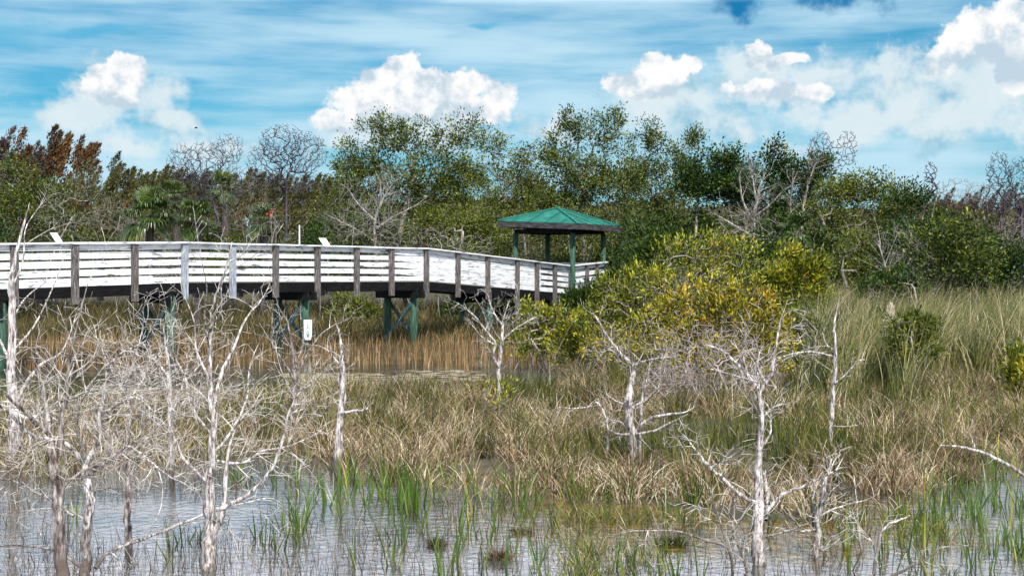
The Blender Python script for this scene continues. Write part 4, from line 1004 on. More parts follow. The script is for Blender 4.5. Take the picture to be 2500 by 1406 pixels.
# ------------------------------------------------------------------ trees on the far bank
LEAFY = [
 ('oak_tree', 'broad oak with dense crown left of centre behind the railing', 1010, 60, [(1010, 480, 120, 45), (880, 440, 50, 45), (930, 335, 60, 40), (1030, 335, 75, 48), (1125, 325, 50, 36), (850, 390, 34, 42), (1060, 430, 140, 62), (900, 460, 75, 50), (960, 390, 70, 50)], 'oak', 'bark_grey', 760, 33, .13),
 ('oak_tree', 'airy oak with sky showing through, between the two tallest crowns', 1200, 64, [(1180, 420, 60, 40), (1250, 500, 80, 40), (1190, 340, 50, 44), (1275, 385, 55, 45), (1220, 450, 85, 55), (1300, 440, 50, 50)], 'olive', 'bark_grey', 520, 26, .12),
 ('oak_tree', 'tallest oak behind the gazebo roof', 1430, 62, [(1390, 325, 50, 50), (1480, 315, 58, 42), (1350, 380, 40, 55), (1450, 420, 115, 72), (1370, 490, 80, 50), (1500, 470, 80, 60)], 'oak', 'bark_grey', 720, 33, .13),
 ('oak_tree', 'dark topped oak just right of the tallest oak', 1600, 65, [(1590, 330, 52, 42), (1650, 370, 58, 48), (1570, 430, 85, 58), (1695, 340, 30, 22), (1620, 500, 90, 50)], 'oak', 'bark_grey', 420, 30, .13),
 ('broadleaf_tree', 'mid height olive tree filling the gap behind the two tallest oaks', 1240, 69, [(1150, 480, 75, 50), (1290, 490, 80, 50), (1220, 540, 90, 40), (1360, 520, 60, 50)], 'olive', 'bark_grey', 320, 32, .12),
 ('broadleaf_tree', 'mid height green tree behind the first broad oak', 930, 70, [(900, 520, 75, 45), (1010, 520, 80, 50), (960, 560, 90, 35)], 'oak', 'bark_grey', 300, 32, .12),
 ('broadleaf_tree', 'dark green broadleaf tree with pale forked stems right of centre', 1755, 56, [(1765, 395, 60, 45), (1730, 460, 85, 50), (1810, 440, 55, 60), (1690, 430, 45, 50)], 'dark', 'bark_pale', 380, 36, .15),
 ('broadleaf_tree', 'glossy dark tree with white forked trunk under the bare twiggy top', 1850, 55, [(1900, 395, 55, 36), (1960, 430, 70, 50), (1860, 480, 70, 45), (2000, 410, 35, 40), (1940, 500, 60, 40)], 'dark', 'bark_pale', 380, 36, .15),
 ('broadleaf_tree', 'olive brown rounded tree right of the white trunked tree', 2080, 52, [(2070, 455, 80, 42), (2130, 500, 80, 55), (2040, 520, 60, 55), (2180, 475, 50, 38)], 'olive', 'bark_grey', 420, 34, .12),
 ('broadleaf_tree', 'green tree sloping down at the right end of the woods', 2260, 50, [(2245, 495, 60, 42), (2270, 570, 75, 50), (2190, 580, 60, 50), (2330, 590, 40, 50), (2375, 645, 35, 35)], 'dark', 'bark_pale', 420, 34, .12),
 ('broadleaf_tree', 'mid green tree at the far left below the rust plumes', 60, 58, [(40, 450, 75, 45), (110, 480, 60, 42), (60, 530, 110, 45)], 'oak', 'bark_grey', 340, 32, .13),
 ('broadleaf_tree', 'narrow green tree between the bare trees and the broad oak', 835, 67, [(830, 430, 22, 60), (850, 500, 55, 50), (800, 520, 40, 40)], 'oak', 'bark_grey', 210, 32, .13),
 ('broadleaf_tree', 'bright green understorey tree left of the gazebo', 1120, 57, [(1110, 530, 90, 45), (1180, 570, 70, 40), (1050, 560, 50, 40)], 'olive', 'bark_pale', 300, 32, .12),
 ('broadleaf_tree', 'grey green sparse tree behind the left information panel', 190, 56, [(190, 470, 70, 45), (150, 530, 80, 40), (250, 530, 50, 40)], 'greygreen', 'bark_pale', 280, 20, .11),
 ('broadleaf_tree', 'low dark tree behind the grey bare shrub left of centre', 860, 59, [(850, 560, 80, 38), (930, 560, 60, 38)], 'dark', 'bark_grey', 220, 32, .13),
 ('broadleaf_tree', 'shaded dark tree directly behind the gazebo columns', 1400, 60, [(1330, 560, 80, 40), (1430, 560, 80, 45), (1540, 560, 60, 50)], 'oak', 'bark_pale', 280, 26, .13),
 ('broadleaf_tree', 'pale green willowy tree behind the bright yellow shrub', 2090, 47, [(2090, 620, 60, 50), (2060, 670, 60, 40), (2140, 660, 50, 45)], 'olive', 'bark_grey', 220, 34, .11),
 ('broadleaf_tree', 'reddish brown low tree at the right end of the bank', 2300, 48, [(2310, 670, 60, 28), (2380, 680, 60, 25), (2240, 660, 40, 40)], 'plume_olive', 'bark_grey', 180, 34, .11),
 ('broadleaf_tree', 'deep green tree low behind the yellow shrubs right of the gazebo', 1660, 60, [(1650, 560, 60, 45), (1590, 590, 45, 45), (1720, 570, 60, 45)], 'dark', 'bark_grey', 280, 36, .13),
 ('broadleaf_tree', 'dense dark tree in the middle of the right woods', 1960, 50, [(1960, 590, 60, 50), (1900, 560, 60, 45), (2030, 600, 50, 40)], 'dark', 'bark_pale', 260, 36, .13),
]
for i, (nm, lb, bx, D, lobes, mt, bk, na, pt_, ls) in enumerate(LEAFY):
    crown_tree(nm, lb, 'tree', bx, D, lobes, mt, bk, int(na * 1.6), pt_ * 2.4, ls * .9, 100 + i, stems=1 if i < 4 else 3, rbase=.12 if i < 4 else .06, rtip=.006, tuft=.25, spread=.5, jit=.08, spray=4, clump=11)
BARE = [
 ('bare purplish tree left of centre, smaller of the two tall bare trees', 520, 74, [(500, 400, 75, 60), (560, 365, 42, 42), (450, 400, 45, 55), (545, 450, 70, 60), (480, 460, 70, 50)], 'twig_purple', 900, .009, 1),
 ('tallest bare tree with fine dark twigs against the sky', 700, 70, [(690, 350, 62, 50), (745, 370, 55, 55), (650, 400, 50, 60), (700, 440, 80, 40)], 'twig_purple', 1000, .009, 1),
 ('grey tangled bare shrub in front of the broad oak', 890, 53, [(900, 470, 90, 50), (850, 540, 80, 50), (970, 550, 60, 40)], 'bark_pale', 520, .009, 3),
 ('grey bare tree above the railing left of centre', 590, 54, [(590, 480, 80, 60), (640, 540, 60, 50), (540, 540, 60, 50)], 'bark_grey', 420, .008, 3),
 ('bare upright twigs poking above the dark trees at right', 2035, 58, [(2005, 360, 34, 44), (2066, 362, 30, 48), (1995, 420, 40, 50)], 'twig_purple', 340, .011, 2),
 ('taller bare cypress at the far right skyline', 2440, 92, [(2440, 420, 34, 55), (2435, 480, 45, 50)], 'twig_purple', 380, .014, 1),
 ('bare cypress touching the right edge of the skyline', 2492, 94, [(2490, 430, 32, 50), (2500, 490, 40, 50)], 'twig_purple', 340, .014, 1),
 ('low bare tree on the skyline left of the cypresses', 2350, 80, [(2340, 460, 55, 30), (2390, 470, 40, 30)], 'bark_grey', 300, .012, 2),
 ('pinkish grey bare brush mass at the right edge', 2440, 58, [(2430, 590, 80, 60), (2490, 560, 60, 50), (2380, 570, 50, 50)], 'bark_pale', 800, .009, 5),
 ('grey bare shrub between the left green trees', 280, 54, [(270, 520, 60, 45), (220, 560, 50, 35), (330, 560, 50, 30)], 'bark_pale', 420, .008, 3),
 ('fine grey bare tree at the left edge', 10, 62, [(10, 480, 50, 60), (60, 560, 50, 40), (-20, 400, 40, 60)], 'bark_pale', 420, .008, 2),
 ('bare thicket behind the right part of the ramp', 1080, 52, [(1060, 580, 70, 30), (1150, 600, 70, 28)], 'bark_pale', 360, .008, 5),
 ('thin bare tree on the skyline above the right slope', 2272, 88, [(2272, 420, 18, 30), (2270, 460, 26, 30)], 'twig_purple', 120, .014, 1),
 ('bare grey limbs spreading over the right woods edge', 2200, 46, [(2190, 590, 60, 40), (2240, 640, 50, 40)], 'bark_pale', 200, .009, 3),
 ('pale bare thicket under the glossy dark tree', 1880, 49, [(1860, 560, 70, 45), (1790, 540, 50, 50)], 'bark_pale', 110, .013, 3),
]
for i, (lb, bx, D, lobes, bk, na, rt, st) in enumerate(BARE):
    na = int(na * (3.0 if na > 600 and bk == 'twig_purple' else 2 if bk == 'twig_purple' else 1.5)); rt *= (1.15 if bk == 'twig_purple' else .6)
    crown_tree('bare_tree' if st < 4 else 'bare_shrub', lb, 'tree' if st < 4 else 'shrub', bx, D, lobes, None, bk, na, 0, 0, 200 + i, rtip=rt, rbase=.09 if st == 1 else .026, stems=st, k=3 if na > 300 else 4, seg=.3, jit=.11, spread=.7)

# rust and olive plume trees: narrow crowns of swept feathery branches
def plume_tree(name, label, base, H, wid, mat, seed, nplume=16, group=None, per=190):
    rng = np.random.default_rng(seed); root = empty(name, base, label, 'tree', group); base = np.asarray(base, float)
    sk = Skel(); prev = sk.node(base + [0, 0, -.2], -1, .12); m = 10; tr = [sk.P[0]]
    idx = [prev]
    for i in range(1, m + 1):
        prev = sk.node(base + np.array([.25 * math.sin(i * .5 + seed) * .4, 0, H * .86 * i / m]), prev, .12 * (1 - .85 * i / m)); idx.append(prev)
    C = []; Dr = []; Vv = []
    for q in range(nplume):
        f = rng.uniform(.28, 1) if q > 2 else 1 - q * .05
        j = idx[int(f * m)]; st = sk.P[j]; a = rng.uniform(0, 6.28); out = wid * (1.15 - f * .75) * rng.uniform(.4, 1)
        L = H * rng.uniform(.17, .27) * (1.1 - .3 * f)
        mid = st + np.array([math.cos(a) * out, math.sin(a) * out, L * .35]); tp = mid + np.array([.26 * L + math.cos(a) * .1, math.sin(a) * .1, L * .85])
        n1 = sk.node((st + mid) / 2 + [0, 0, .05], j, .03); n2 = sk.node(mid, n1, .022); n3 = sk.node((mid + tp) / 2 + [-.05 * L, 0, 0], n2, .014); n4 = sk.node(tp, n3, .006)
        n = int(per * L / 1.4)
        t = rng.uniform(0, 1, n) ** .9
        c = mid + (tp - mid) * t[:, None] + np.array([-.06 * L, 0, 0]) * np.sin(math.pi * t)[:, None]
        rad = .085 * L * (np.sin(math.pi * np.clip(t * .85 + .12, 0, 1)) ** .8)
        c = c + rng.normal(0, 1, (n, 3)) * rad[:, None] * np.array([1, 1, .6])
        C.append(c); Dr.append(np.tile(np.array([.5, 0, .8]), (n, 1)) + rng.normal(0, .4, (n, 3))); Vv.append(np.full(n, rng.normal(0, .14)))
    C = np.vstack(C); Dr = np.vstack(Dr); Vv = np.concatenate(Vv)
    V, Fc = tube(sk.P, sk.par, sk.R, 5); mesh_obj('trunk', V, Fc, MT['bark_grey'], root, smooth=True)
    ls = rng.uniform(.12, .30, len(C)) * H / 9
    Vl, Fl = leaves(C, Dr, ls, ls * .28, rng=rng)
    var = np.clip(.45 + Vv + rng.normal(0, .17, len(C)), 0, 1)
    mesh_obj('crown', Vl, Fl, MT[mat], root, var=np.repeat(var, 4))
    return root
def top_h(py, D, z0=.2): return EYE + (HOR - py) / F * D - z0
for i, (bx, D, ty, wd, lb) in enumerate([(132, 82, 336, .9, 'rust brown plumed tree at left, tallest of the rust trees'), (200, 84, 356, 1.3, 'wide rust brown plumed tree right of the tallest rust one'),
                                     (48, 80, 362, .9, 'rust brown plumed tree second from the left edge'), (5, 80, 350, 1.0, 'rust brown plumed tree cut by the left edge'), (88, 83, 372, .6, 'thin rust brown plume between the left rust trees')]):
    b = P(bx, 0, D); b[2] = .2
    plume_tree('feathery_tree', lb, b, top_h(ty, D), wd, 'rust' if i < 3 else 'plume_brown', 300 + i, 22, 'rust coloured feathery trees at left', 240)
FAR = [(250, 405), (285, 412), (322, 425), (350, 440), (372, 430), (402, 418), (436, 425), (462, 440), (497, 430), (520, 450), (566, 440), (606, 425), (640, 435), (672, 440), (705, 445), (738, 440), (775, 438), (800, 445), (826, 455),
       (1290, 440), (1320, 455), (2300, 480), (2335, 492), (2372, 478), (2410, 485), (2455, 470), (2495, 476), (2530, 480)]
protos = {}
for q in range(4):
    px, ty = FAR[[0, 5, 9, 21][q]]; D = 112; b = P(px, 0, D); b[2] = .2
    protos[[0, 5, 9, 21][q]] = plume_tree('feathery_tree', 'x', b, top_h(ty, D), 1.6, 'plume_brown' if q == 3 else 'plume_olive', 330 + q, 22, 'distant feathery trees', 190)
pk = list(protos)
for i, (px, ty) in enumerate(FAR):
    D = 112 + (i * 7 % 5) * 2
    lb = ('%s from left in the distant row of feathery trees above the left railing' % ORD[i]) if i < 19 else (('%s from left of the two distant feathery trees seen through the oak gap' % ORD[i - 19]) if i < 21 else ('%s from left in the distant rusty tree row at the right skyline' % ORD[i - 21]))
    if i in protos: protos[i]['label'] = lb; continue
    src = protos[pk[(i * 3 + 1) % 3]] if i < 21 else protos[21]
    b = P(px, 0, D); b[2] = .2; h0 = top_h(FAR[[k for k in protos if protos[k] is src][0]][1], 112)
    sc = top_h(ty, D) / h0
    copy_thing(src, lb, b, (i * 1.7) % .5 - .25, (sc, sc, sc), 'distant feathery trees')

# distant wood as one mass
def far_wood():
    rng = np.random.default_rng(5); n = 60000
    px = rng.uniform(-500, 3000, n); D = rng.uniform(125, 150, n)
    top = np.interp(px, [-500, 0, 250, 420, 800, 900, 2200, 2350, 3000], [430, 430, 470, 480, 480, 500, 520, 520, 500]) + 18 * vnoise(px / 30, px * 0, 9)
    py = top + (668 - top) * rng.uniform(0, 1, n) ** 1.1
    c = np.stack([(px - 1250) / F * D, D, EYE + (HOR - py) / F * D], -1)
    d = rng.normal(0, .6, (n, 3)) + np.array([.3, 0, .8]); ls = rng.uniform(.5, 1.1, n)
    V, Fc = leaves(c, d, ls, ls * .35, rng=rng)
    o = mesh_obj('distant_wood', V, Fc, MT['plume_olive'], var=np.repeat(np.clip(rng.normal(.35, .2, n), 0, 1), 4))
    tag(o, 'dull olive brown wood far behind the bank, reads as one mass', 'woods', kind='stuff')
far_wood()

# undergrowth bushes along the far bank: five kinds of bush, copied
UB = []
for q, (mt, bk, lb) in enumerate([('oak', 'bark_grey', ''), ('dark', 'bark_grey', ''), ('olive', 'bark_pale', ''), ('greygreen', 'bark_pale', ''), (None, 'bark_pale', '')]):
    o = crown_tree('bank_bush', 'x', 'bush', 1250, 60, [(1215, 640, 60, 42), (1285, 640, 60, 38), (1250, 600, 55, 36), (1250, 660, 80, 20)], mt, bk, 260 if mt else 620, 66, .12, 400 + q, rtip=.005, rbase=.05, stems=5, k=3, seg=.3, spread=.6)
    UB.append(o)
KIND = ['olive green leafy bush', 'dark glossy leafy bush', 'yellowish green leafy bush', 'grey green sparse bush', 'bare grey twiggy bush']
cnt = {}
rb_ = random.Random(3)
spots = [(x + rb_.uniform(-18, 18), rb_.choice([54, 56, 58, 61]), rb_.choice([0, 0, 1, 2, 3, 4, 4]), rb_.uniform(.75, 1.15)) for x in range(-40, 1500, 62)] + \
        [(x + rb_.uniform(-18, 18), rb_.choice([44, 47, 50]), rb_.choice([0, 1, 1, 2, 4]), rb_.uniform(.7, 1.05)) for x in range(1500, 2560, 76)]
usedb = set()
for (x, D, kd, sc) in spots:
    if 1150 < x < 1570: D = 62
    side = 'left of the gazebo, counted from left' if x < 1366 else 'right of the gazebo, counted from left'
    cnt[(kd, side)] = cnt.get((kd, side), 0) + 1
    b = P(x, 0, D); b[2] = .2
    lb = '%s %s, on the bank %s' % (ORD[cnt[(kd, side)] - 1], KIND[kd], side)
    if kd not in usedb:
        UB[kd].location = tuple(b); UB[kd]['label'] = lb; UB[kd]['group'] = 'bushes low on the far bank'; usedb.add(kd); UB[kd].scale = (sc, sc, sc); continue
    copy_thing(UB[kd], lb, b, rb_.uniform(0, 6.28), sc, 'bushes low on the far bank')
for kd in range(5):
    if kd not in usedb:
        b = P(700 + kd * 30, 0, 57); b[2] = .2; UB[kd].location = tuple(b); UB[kd]['label'] = KIND[kd] + ' low on the far bank behind the railing'; UB[kd]['group'] = 'bushes low on the far bank'

# ------------------------------------------------------------------ fan palms
def palm(label, cx, cy, D, r, seed, nf=26):
    r *= 1.12
    rng = np.random.default_rng(seed); c = P(cx, cy, D); base = np.array([c[0] + rng.normal(0, .2), c[1], .2]); s = s_of(D); Rm = r / s
    root = empty('fan_palm', base, label, 'palm')
    pts = [base + (c - base) * t + np.array([.1 * math.sin(3 * t), 0, 0]) for t in np.linspace(-.05, 1, 9)]
    R = np.full(9, .16) * (1 + rng.normal(0, .08, 9))
    V, Fc = tube(pts, np.arange(9) - 1, R, 10); mesh_obj('trunk', V, Fc, MT['bark_dark'], root, smooth=True)
    for f in range(nf):
        az = rng.uniform(0, 6.28); el = rng.uniform(-1.0, 1.3) if f > 4 else rng.uniform(.9, 1.4)
        d = np.array([math.cos(az) * math.cos(el), math.sin(az) * math.cos(el), math.sin(el)])
        L = Rm * .5 * rng.uniform(.65, 1.15); tip = c + d * L + np.array([0, 0, -.12 * L])
        pt = [c, c + d * L * .5 + [0, 0, .03], tip]; V1, F1 = tube(pt, [-1, 0, 1], [.02, .015, .012], 4)
        side = np.cross(d, [0, 0, 1]); side /= np.linalg.norm(side) + 1e-9; upv = np.cross(side, d)
        nb_ = 30; a = np.linspace(-1.9, 1.9, nb_) + rng.normal(0, .04, nb_)
        ld = np.cos(a)[:, None] * d + np.sin(a)[:, None] * side + (.18 * np.abs(np.sin(a)))[:, None] * upv
        BL = Rm * .55 * (1 - .18 * np.abs(a) / 1.9) * rng.uniform(.85, 1.1, nb_)
        VV = []; FF = []
        for t in range(nb_):
            u = ld[t] / np.linalg.norm(ld[t]); w = np.cross(u, upv); w /= np.linalg.norm(w) + 1e-9
            p1 = tip + u * BL[t] * .55; p2 = tip + u * BL[t] * .85 + np.array([0, 0, -.10 * BL[t]]); p3 = tip + u * BL[t] * .98 + np.array([0, 0, -.34 * BL[t]])
            k0 = len(VV); wd = .024 * Rm / 1.2
            VV += [tip, tip, p1 - w * wd, p1 + w * wd, p2 - w * wd * .6, p2 + w * wd * .6, p3 - w * .003, p3 + w * .003]
            FF += [[k0 + 2 * i, k0 + 2 * i + 1, k0 + 2 * i + 3, k0 + 2 * i + 2] for i in (0, 1, 2)]
        VV = np.vstack([V1, np.array(VV)]); FF = np.vstack([F1, np.array(FF) + len(V1)])
        vv = np.clip(np.concatenate([np.full(len(V1), .7), np.repeat(rng.normal(.45, .15, nb_) + rng.normal(0, .12), 8)]), 0, 1)
        mesh_obj('frond', VV, FF, MT['palm'], root, var=vv)
    return root
palm('large round fan palm above the left railing', 365, 520, 52, 78, 501, 30)
palm('fan palm with sunlit drooping fronds right of the large round palm', 478, 535, 50, 62, 502, 24)
palm('dark fan palm with tall head among the bare trees', 545, 455, 60, 46, 503, 24)
palm('dark fan palm left of the tallest bare tree, low behind railing', 640, 545, 56, 55, 504, 22)
palm('small fan palm shaded beneath the glossy dark tree', 1945, 560, 49, 50, 505, 20)
palm('small low fan palm tucked behind the sunlit palm', 425, 480, 57, 45, 506, 20)

# red flower cluster in the branches above the railing
def red_cluster():
    rng = np.random.default_rng(8); c = P(660, 521, 48); n = 34
    root = empty('red_epiphyte', c, 'small red flowering tuft in bare branches above the railing', 'flower')
    d = rng.normal(size=(n, 3)) + [0, 0, .3]; ls = rng.uniform(.05, .12, n); V, Fc = leaves(np.tile(c, (n, 1)) + rng.normal(0, .07, (n, 3)), d, ls, ls * .3, rng=rng)
    mesh_obj('petals', V, Fc, MT['redflower'], root, var=np.repeat(rng.uniform(0, 1, n), 4))
    V, Fc = tube([c + [.0, 0, -1.6], c + [.06, 0, -.8], c], [-1, 0, 1], [.015, .012, .01], 5); mesh_obj('stem', V, Fc, MT['bark_pale'], root)
red_cluster()

# ------------------------------------------------------------------ marsh shrubs
def shrub(label, bx, D, lobes, mat, n_att, per, ls, seed, bark='twig_shrub', stems=9, spread=.35, rbase=.03, rtip=.004, tuft=.11, base_z=0.0, seg=.16, up=.7, spray=1, k=4, name='marsh_shrub', depth=.8, aspect=.36):
    return crown_tree(name, label, 'shrub', bx, D, lobes, mat, bark, int(n_att * 1.55), per * 1.3, ls * 1.15, seed, clump=13, rtip=rtip, rbase=rbase, stems=stems, spread=spread, tuft=tuft, base_z=base_z, seg=seg, up=up, spray=spray, k=k, trunk_part='stems', crown_part='foliage', depth=depth, aspect=aspect)
shrub('amber tipped yellow shrub with bare grey stems in the middle of the marsh', 1780, 25.5, [(1720, 770, 90, 55), (1800, 760, 100, 50), (1870, 790, 80, 50), (1690, 820, 60, 40), (1650, 780, 60, 50), (1780, 830, 90, 30), (1690, 880, 70, 30), (1840, 860, 60, 40), (1900, 860, 40, 40), (1760, 720, 60, 30), (1850, 735, 50, 30)], 'amber', 620, 26, .075, 601, stems=16, spread=.7)
shrub('bare grey stemmed brush under the amber shrub', 1740, 24.5, [(1700, 830, 110, 50), (1790, 850, 90, 50), (1690, 880, 90, 60), (1770, 900, 90, 60), (1640, 900, 60, 60), (1850, 880, 60, 50), (1740, 960, 100, 40)], None, 1300, 0, .07, 602, stems=26, spread=.8, rtip=.0035)
shrub('large yellow green shrub in front of the gazebo ramp', 1560, 31, [(1540, 700, 80, 50), (1600, 690, 70, 45), (1500, 760, 70, 50), (1580, 780, 90, 50), (1460, 790, 50, 40), (1640, 760, 50, 60)], 'yellow', 600, 26, .085, 603, stems=14, spread=.8)
shrub('lower twiggy shrub left of the amber shrub', 1560, 28, [(1540, 850, 80, 40), (1480, 840, 60, 40), (1610, 860, 60, 50), (1600, 800, 60, 40)], 'amber', 220, 12, .075, 604, stems=16, spread=.7)
shrub('bright lemon yellow rounded shrub at the foot of the right woods', 1945, 38, [(1945, 650, 60, 42), (1900, 690, 55, 40), (1990, 680, 42, 40), (1940, 720, 70, 40)], 'yellow', 440, 48, .11, 605, stems=9, spread=.6, tuft=.16)
shrub('tall airy yellow shrub rising right of the gazebo', 1730, 36, [(1740, 605, 60, 40), (1680, 640, 60, 45), (1790, 650, 70, 50), (1740, 690, 90, 40)], 'yellow', 420, 24, .09, 606, stems=10, spread=.7, tuft=.16)
shrub('small yellow green shrub beneath the end of the ramp', 1310, 33, [(1300, 775, 45, 35), (1350, 790, 50, 35), (1290, 830, 55, 35), (1340, 850, 50, 30)], 'yellow', 300, 24, .09, 607, stems=9, spread=.5)
shrub('yellow green shrub joining the ramp shrub and the large shrub', 1400, 32, [(1400, 790, 45, 35), (1440, 820, 50, 40), (1390, 850, 50, 35)], 'yellow', 240, 22, .09, 608, stems=9, spread=.5)
shrub('dark feathery shrub covering the ramp end beside the gazebo', 1425, 46, [(1415, 735, 35, 26), (1465, 725, 40, 32), (1440, 755, 60, 28), (1510, 690, 30, 34)], 'dark', 420, 34, .12, 609, stems=9, spread=.5, tuft=.18, bark='bark_dark')
shrub('leafy dark green shrub behind the gazebo railing corner', 1560, 45, [(1570, 635, 32, 30), (1610, 610, 45, 36), (1655, 605, 45, 35), (1590, 670, 55, 25)], 'dark', 420, 32, .12, 610, stems=9, spread=.5, tuft=.18, bark='bark_dark')
shrub('round green shrub with bare legs in the tall sawgrass', 2225, 26.5, [(2225, 810, 52, 24), (2200, 840, 30, 26), (2262, 850, 28, 30), (2235, 790, 40, 15)], 'olive', 170, 28, .085, 611, stems=7, spread=.25, bark='bark_pale', rbase=.02)
shrub('small bright yellow shrub at the right edge', 2488, 24.5, [(2478, 925, 28, 20), (2500, 880, 28, 30), (2490, 960, 30, 24)], 'yellow', 150, 44, .08, 612, stems=6, spread=.2)
shrub('low bushy yellow shrub between amber shrub and sawgrass', 1960, 27, [(1930, 800, 50, 40), (1975, 830, 40, 40), (1950, 880, 50, 40)], 'olive', 220, 18, .08, 613, stems=12, spread=.5)
shrub('dead grey twiggy shrub at the shore right of the ramp', 1640, 23.5, [(1610, 940, 60, 50), (1680, 960, 60, 50), (1600, 1010, 60, 30)], None, 420, 0, .07, 614, stems=20, spread=.7, rtip=.0035)
shrub('small green sprig beside the fan shaped dead tree', 1232, 21.5, [(1232, 950, 12, 14), (1230, 1000, 12, 22)], 'yellow', 26, 22, .06, 615, stems=3, spread=.06, rbase=.01)
shrub('small amber leaved seedling left of the fan shaped dead tree', 1175, 22.5, [(1175, 945, 26, 7)], 'amber', 18, 18, .06, 616, stems=3, spread=.08, rbase=.01)
shrub('green shrub low at the foot of the right woods', 2200, 42, [(2200, 700, 60, 28), (2150, 720, 40, 25)], 'dark', 220, 32, .11, 617, stems=7, spread=.5, tuft=.16)
shrub('dark shrub on the bank seen beneath the boardwalk near the middle pier', 860, 53, [(850, 760, 50, 30), (910, 765, 40, 25)], 'olive', 180, 24, .12, 618, stems=7, spread=.5, tuft=.2)
shrub('dark brush on the bank behind the last piers', 1170, 54, [(1150, 770, 70, 35), (1230, 770, 50, 35)], 'dark', 260, 26, .13, 619, stems=7, spread=.6, tuft=.2)

# ------------------------------------------------------------------ grasses, sedges, reeds
def scatter(n, xr, yr, rng=rg, pw=1.0):
    """uniform in the photo's own rows would crowd the front; uniform on the ground between two waterline rows"""
    D0, D1 = Dof(yr[1]), Dof(yr[0])
    D = np.sqrt(rng.uniform(D0 ** (2 * pw), D1 ** (2 * pw), n) ** (1 / pw)); px = rng.uniform(*xr, n)
    return px, D
def clumpy(px, D, seed, thr, f=1.0):
    x = (px - 1250) / F * D
    return vnoise(x * f, D * f, seed) > thr
def pos(px, D, z=None):
    x = (px - 1250) / F * D
    if z is None: z = np.maximum(ground_z(x, D), -.12)
    return np.stack([x, D, z], -1)
def tufts(px, D, per, rad, rng=rg):
    c = pos(px, D); n = len(px)
    r = np.abs(rng.normal(0, 1, n * per)) * rad; a = rng.uniform(0, 6.28, n * per)
    b = np.repeat(c, per, 0); b[:, 0] += r * np.cos(a); b[:, 1] += r * np.sin(a)
    return b, a
def in_mat(px, D):
    return mat_mask(px, HOR + EYE * F / D) > 0

# a) dead curling sedge of the near mat, in tussocks
n = 3100; px, D = scatter(n, (-150, 2650), (900, 1330)); k = in_mat(px, D) & (clumpy(px, D, 31, -.15, 1.2)); px, D = px[k], D[k]
per = 50; b, a = tufts(px, D, per, .14); m = len(b); tv = np.repeat(rg.normal(0, .14, len(px)), per); th = np.repeat(rg.uniform(.55, 1.35, len(px)), per)
h = rg.uniform(.25, .62, m) * th
V, Fc = blades(b, h, rg.uniform(.006, .012, m), a + rg.normal(0, .5, m), rg.uniform(.0, .5, m), rg.uniform(.7, 3.0, m), 7)
o = mesh_obj('dead_sedge', V, Fc, MT['tan'], var=np.repeat(np.clip(.48 + tv + rg.normal(0, .27, m), 0, 1), 14)); tag(o, 'pale tan dead sedge curling over the middle of the marsh', 'sedge', kind='stuff')
# a2) straw coloured stalks arching out of the sawgrass
n = 330; px, D = scatter(n, (1960, 2680), (740, 985)); per = 16; b, a = tufts(px, D, per, .2); m = len(b)
V, Fc = blades(b, rg.uniform(.9, 1.45, m) * np.interp(b[:, 1], [22, 28, 34, 60], [.9, 1.5, 1.6, 1.4]), rg.uniform(.009, .016, m), np.where(rg.uniform(size=m) < .6, rg.normal(0, .7, m), a), rg.uniform(.0, .25, m), rg.uniform(.5, 1.9, m), 7)
o = mesh_obj('straw_stalks', V, Fc, MT['tan'], var=np.repeat(np.clip(rg.normal(.7, .2, m), 0, 1), 14)); tag(o, 'straw coloured arching stalks rising out of the sawgrass', 'stalks', kind='stuff')
# b) green sedge standing among it
n = 2000; px, D = scatter(n, (-150, 2650), (880, 1300)); k = in_mat(px, D) & clumpy(px, D, 57, -.15, 1.3); px, D = px[k], D[k]
per = 22; b, a = tufts(px, D, per, .12); m = len(b); tv = np.repeat(rg.normal(0, .14, len(px)), per)
V, Fc = blades(b, rg.uniform(.25, .75, m), rg.uniform(.006, .012, m), a, rg.uniform(.0, .22, m), rg.uniform(.1, 1.1, m), 5)
o = mesh_obj('green_sedge', V, Fc, MT['mixed'], var=np.repeat(np.clip(.42 + tv + rg.normal(0, .2, m), 0, 1), 10)); tag(o, 'green and olive sedge standing among the dead tan sedge', 'sedge', kind='stuff')
n = 330; px, D = scatter(n, (1380, 2320), (1255, 1430)); k = clumpy(px, D, 63, -.05, 2.0); px, D = px[k], D[k]; per = 26; b, a = tufts(px, D, per, .10); m = len(b); b[:, 2] = -.03
V, Fc = blades(b, rg.uniform(.06, .30, m), rg.uniform(.004, .009, m), a, rg.uniform(.1, .8, m), rg.uniform(.4, 2.2, m), 6)
o = mesh_obj('shallow_sedge', V, Fc, MT['mixed'], var=np.repeat(np.clip(rg.normal(.6, .25, m), 0, 1), 12)); tag(o, 'short olive and tan sedge wisps over the amber shallows at lower right', 'sedge', kind='stuff')
# c) thin reddish reeds beyond the open strip
n = 18000; px, D = scatter(n, (-150, 1420), (800, 905)); k = clumpy(px, D, 77, -.4, 1.2) & (D > 33 + 1.5 * vnoise(px / 40, D * 0, 4)); px, D = px[k], D[k]
k = ~((px > 60) & (px < 345) & (D > 46.5) & (D < 53)); px, D = px[k], D[k]; m = len(px)
grass('reeds', 'reed', pos(px, D, np.full(m, -.05)), rg.uniform(.14, .60, m), rg.uniform(.009, .017, m), np.clip(rg.normal(.5, .22, m) + .12 * vnoise(px / 30, D, 5), 0, 1), (.0, .5), (0, .12), 4, 'thin reddish tan reeds standing in the water around the piers', 'reeds')
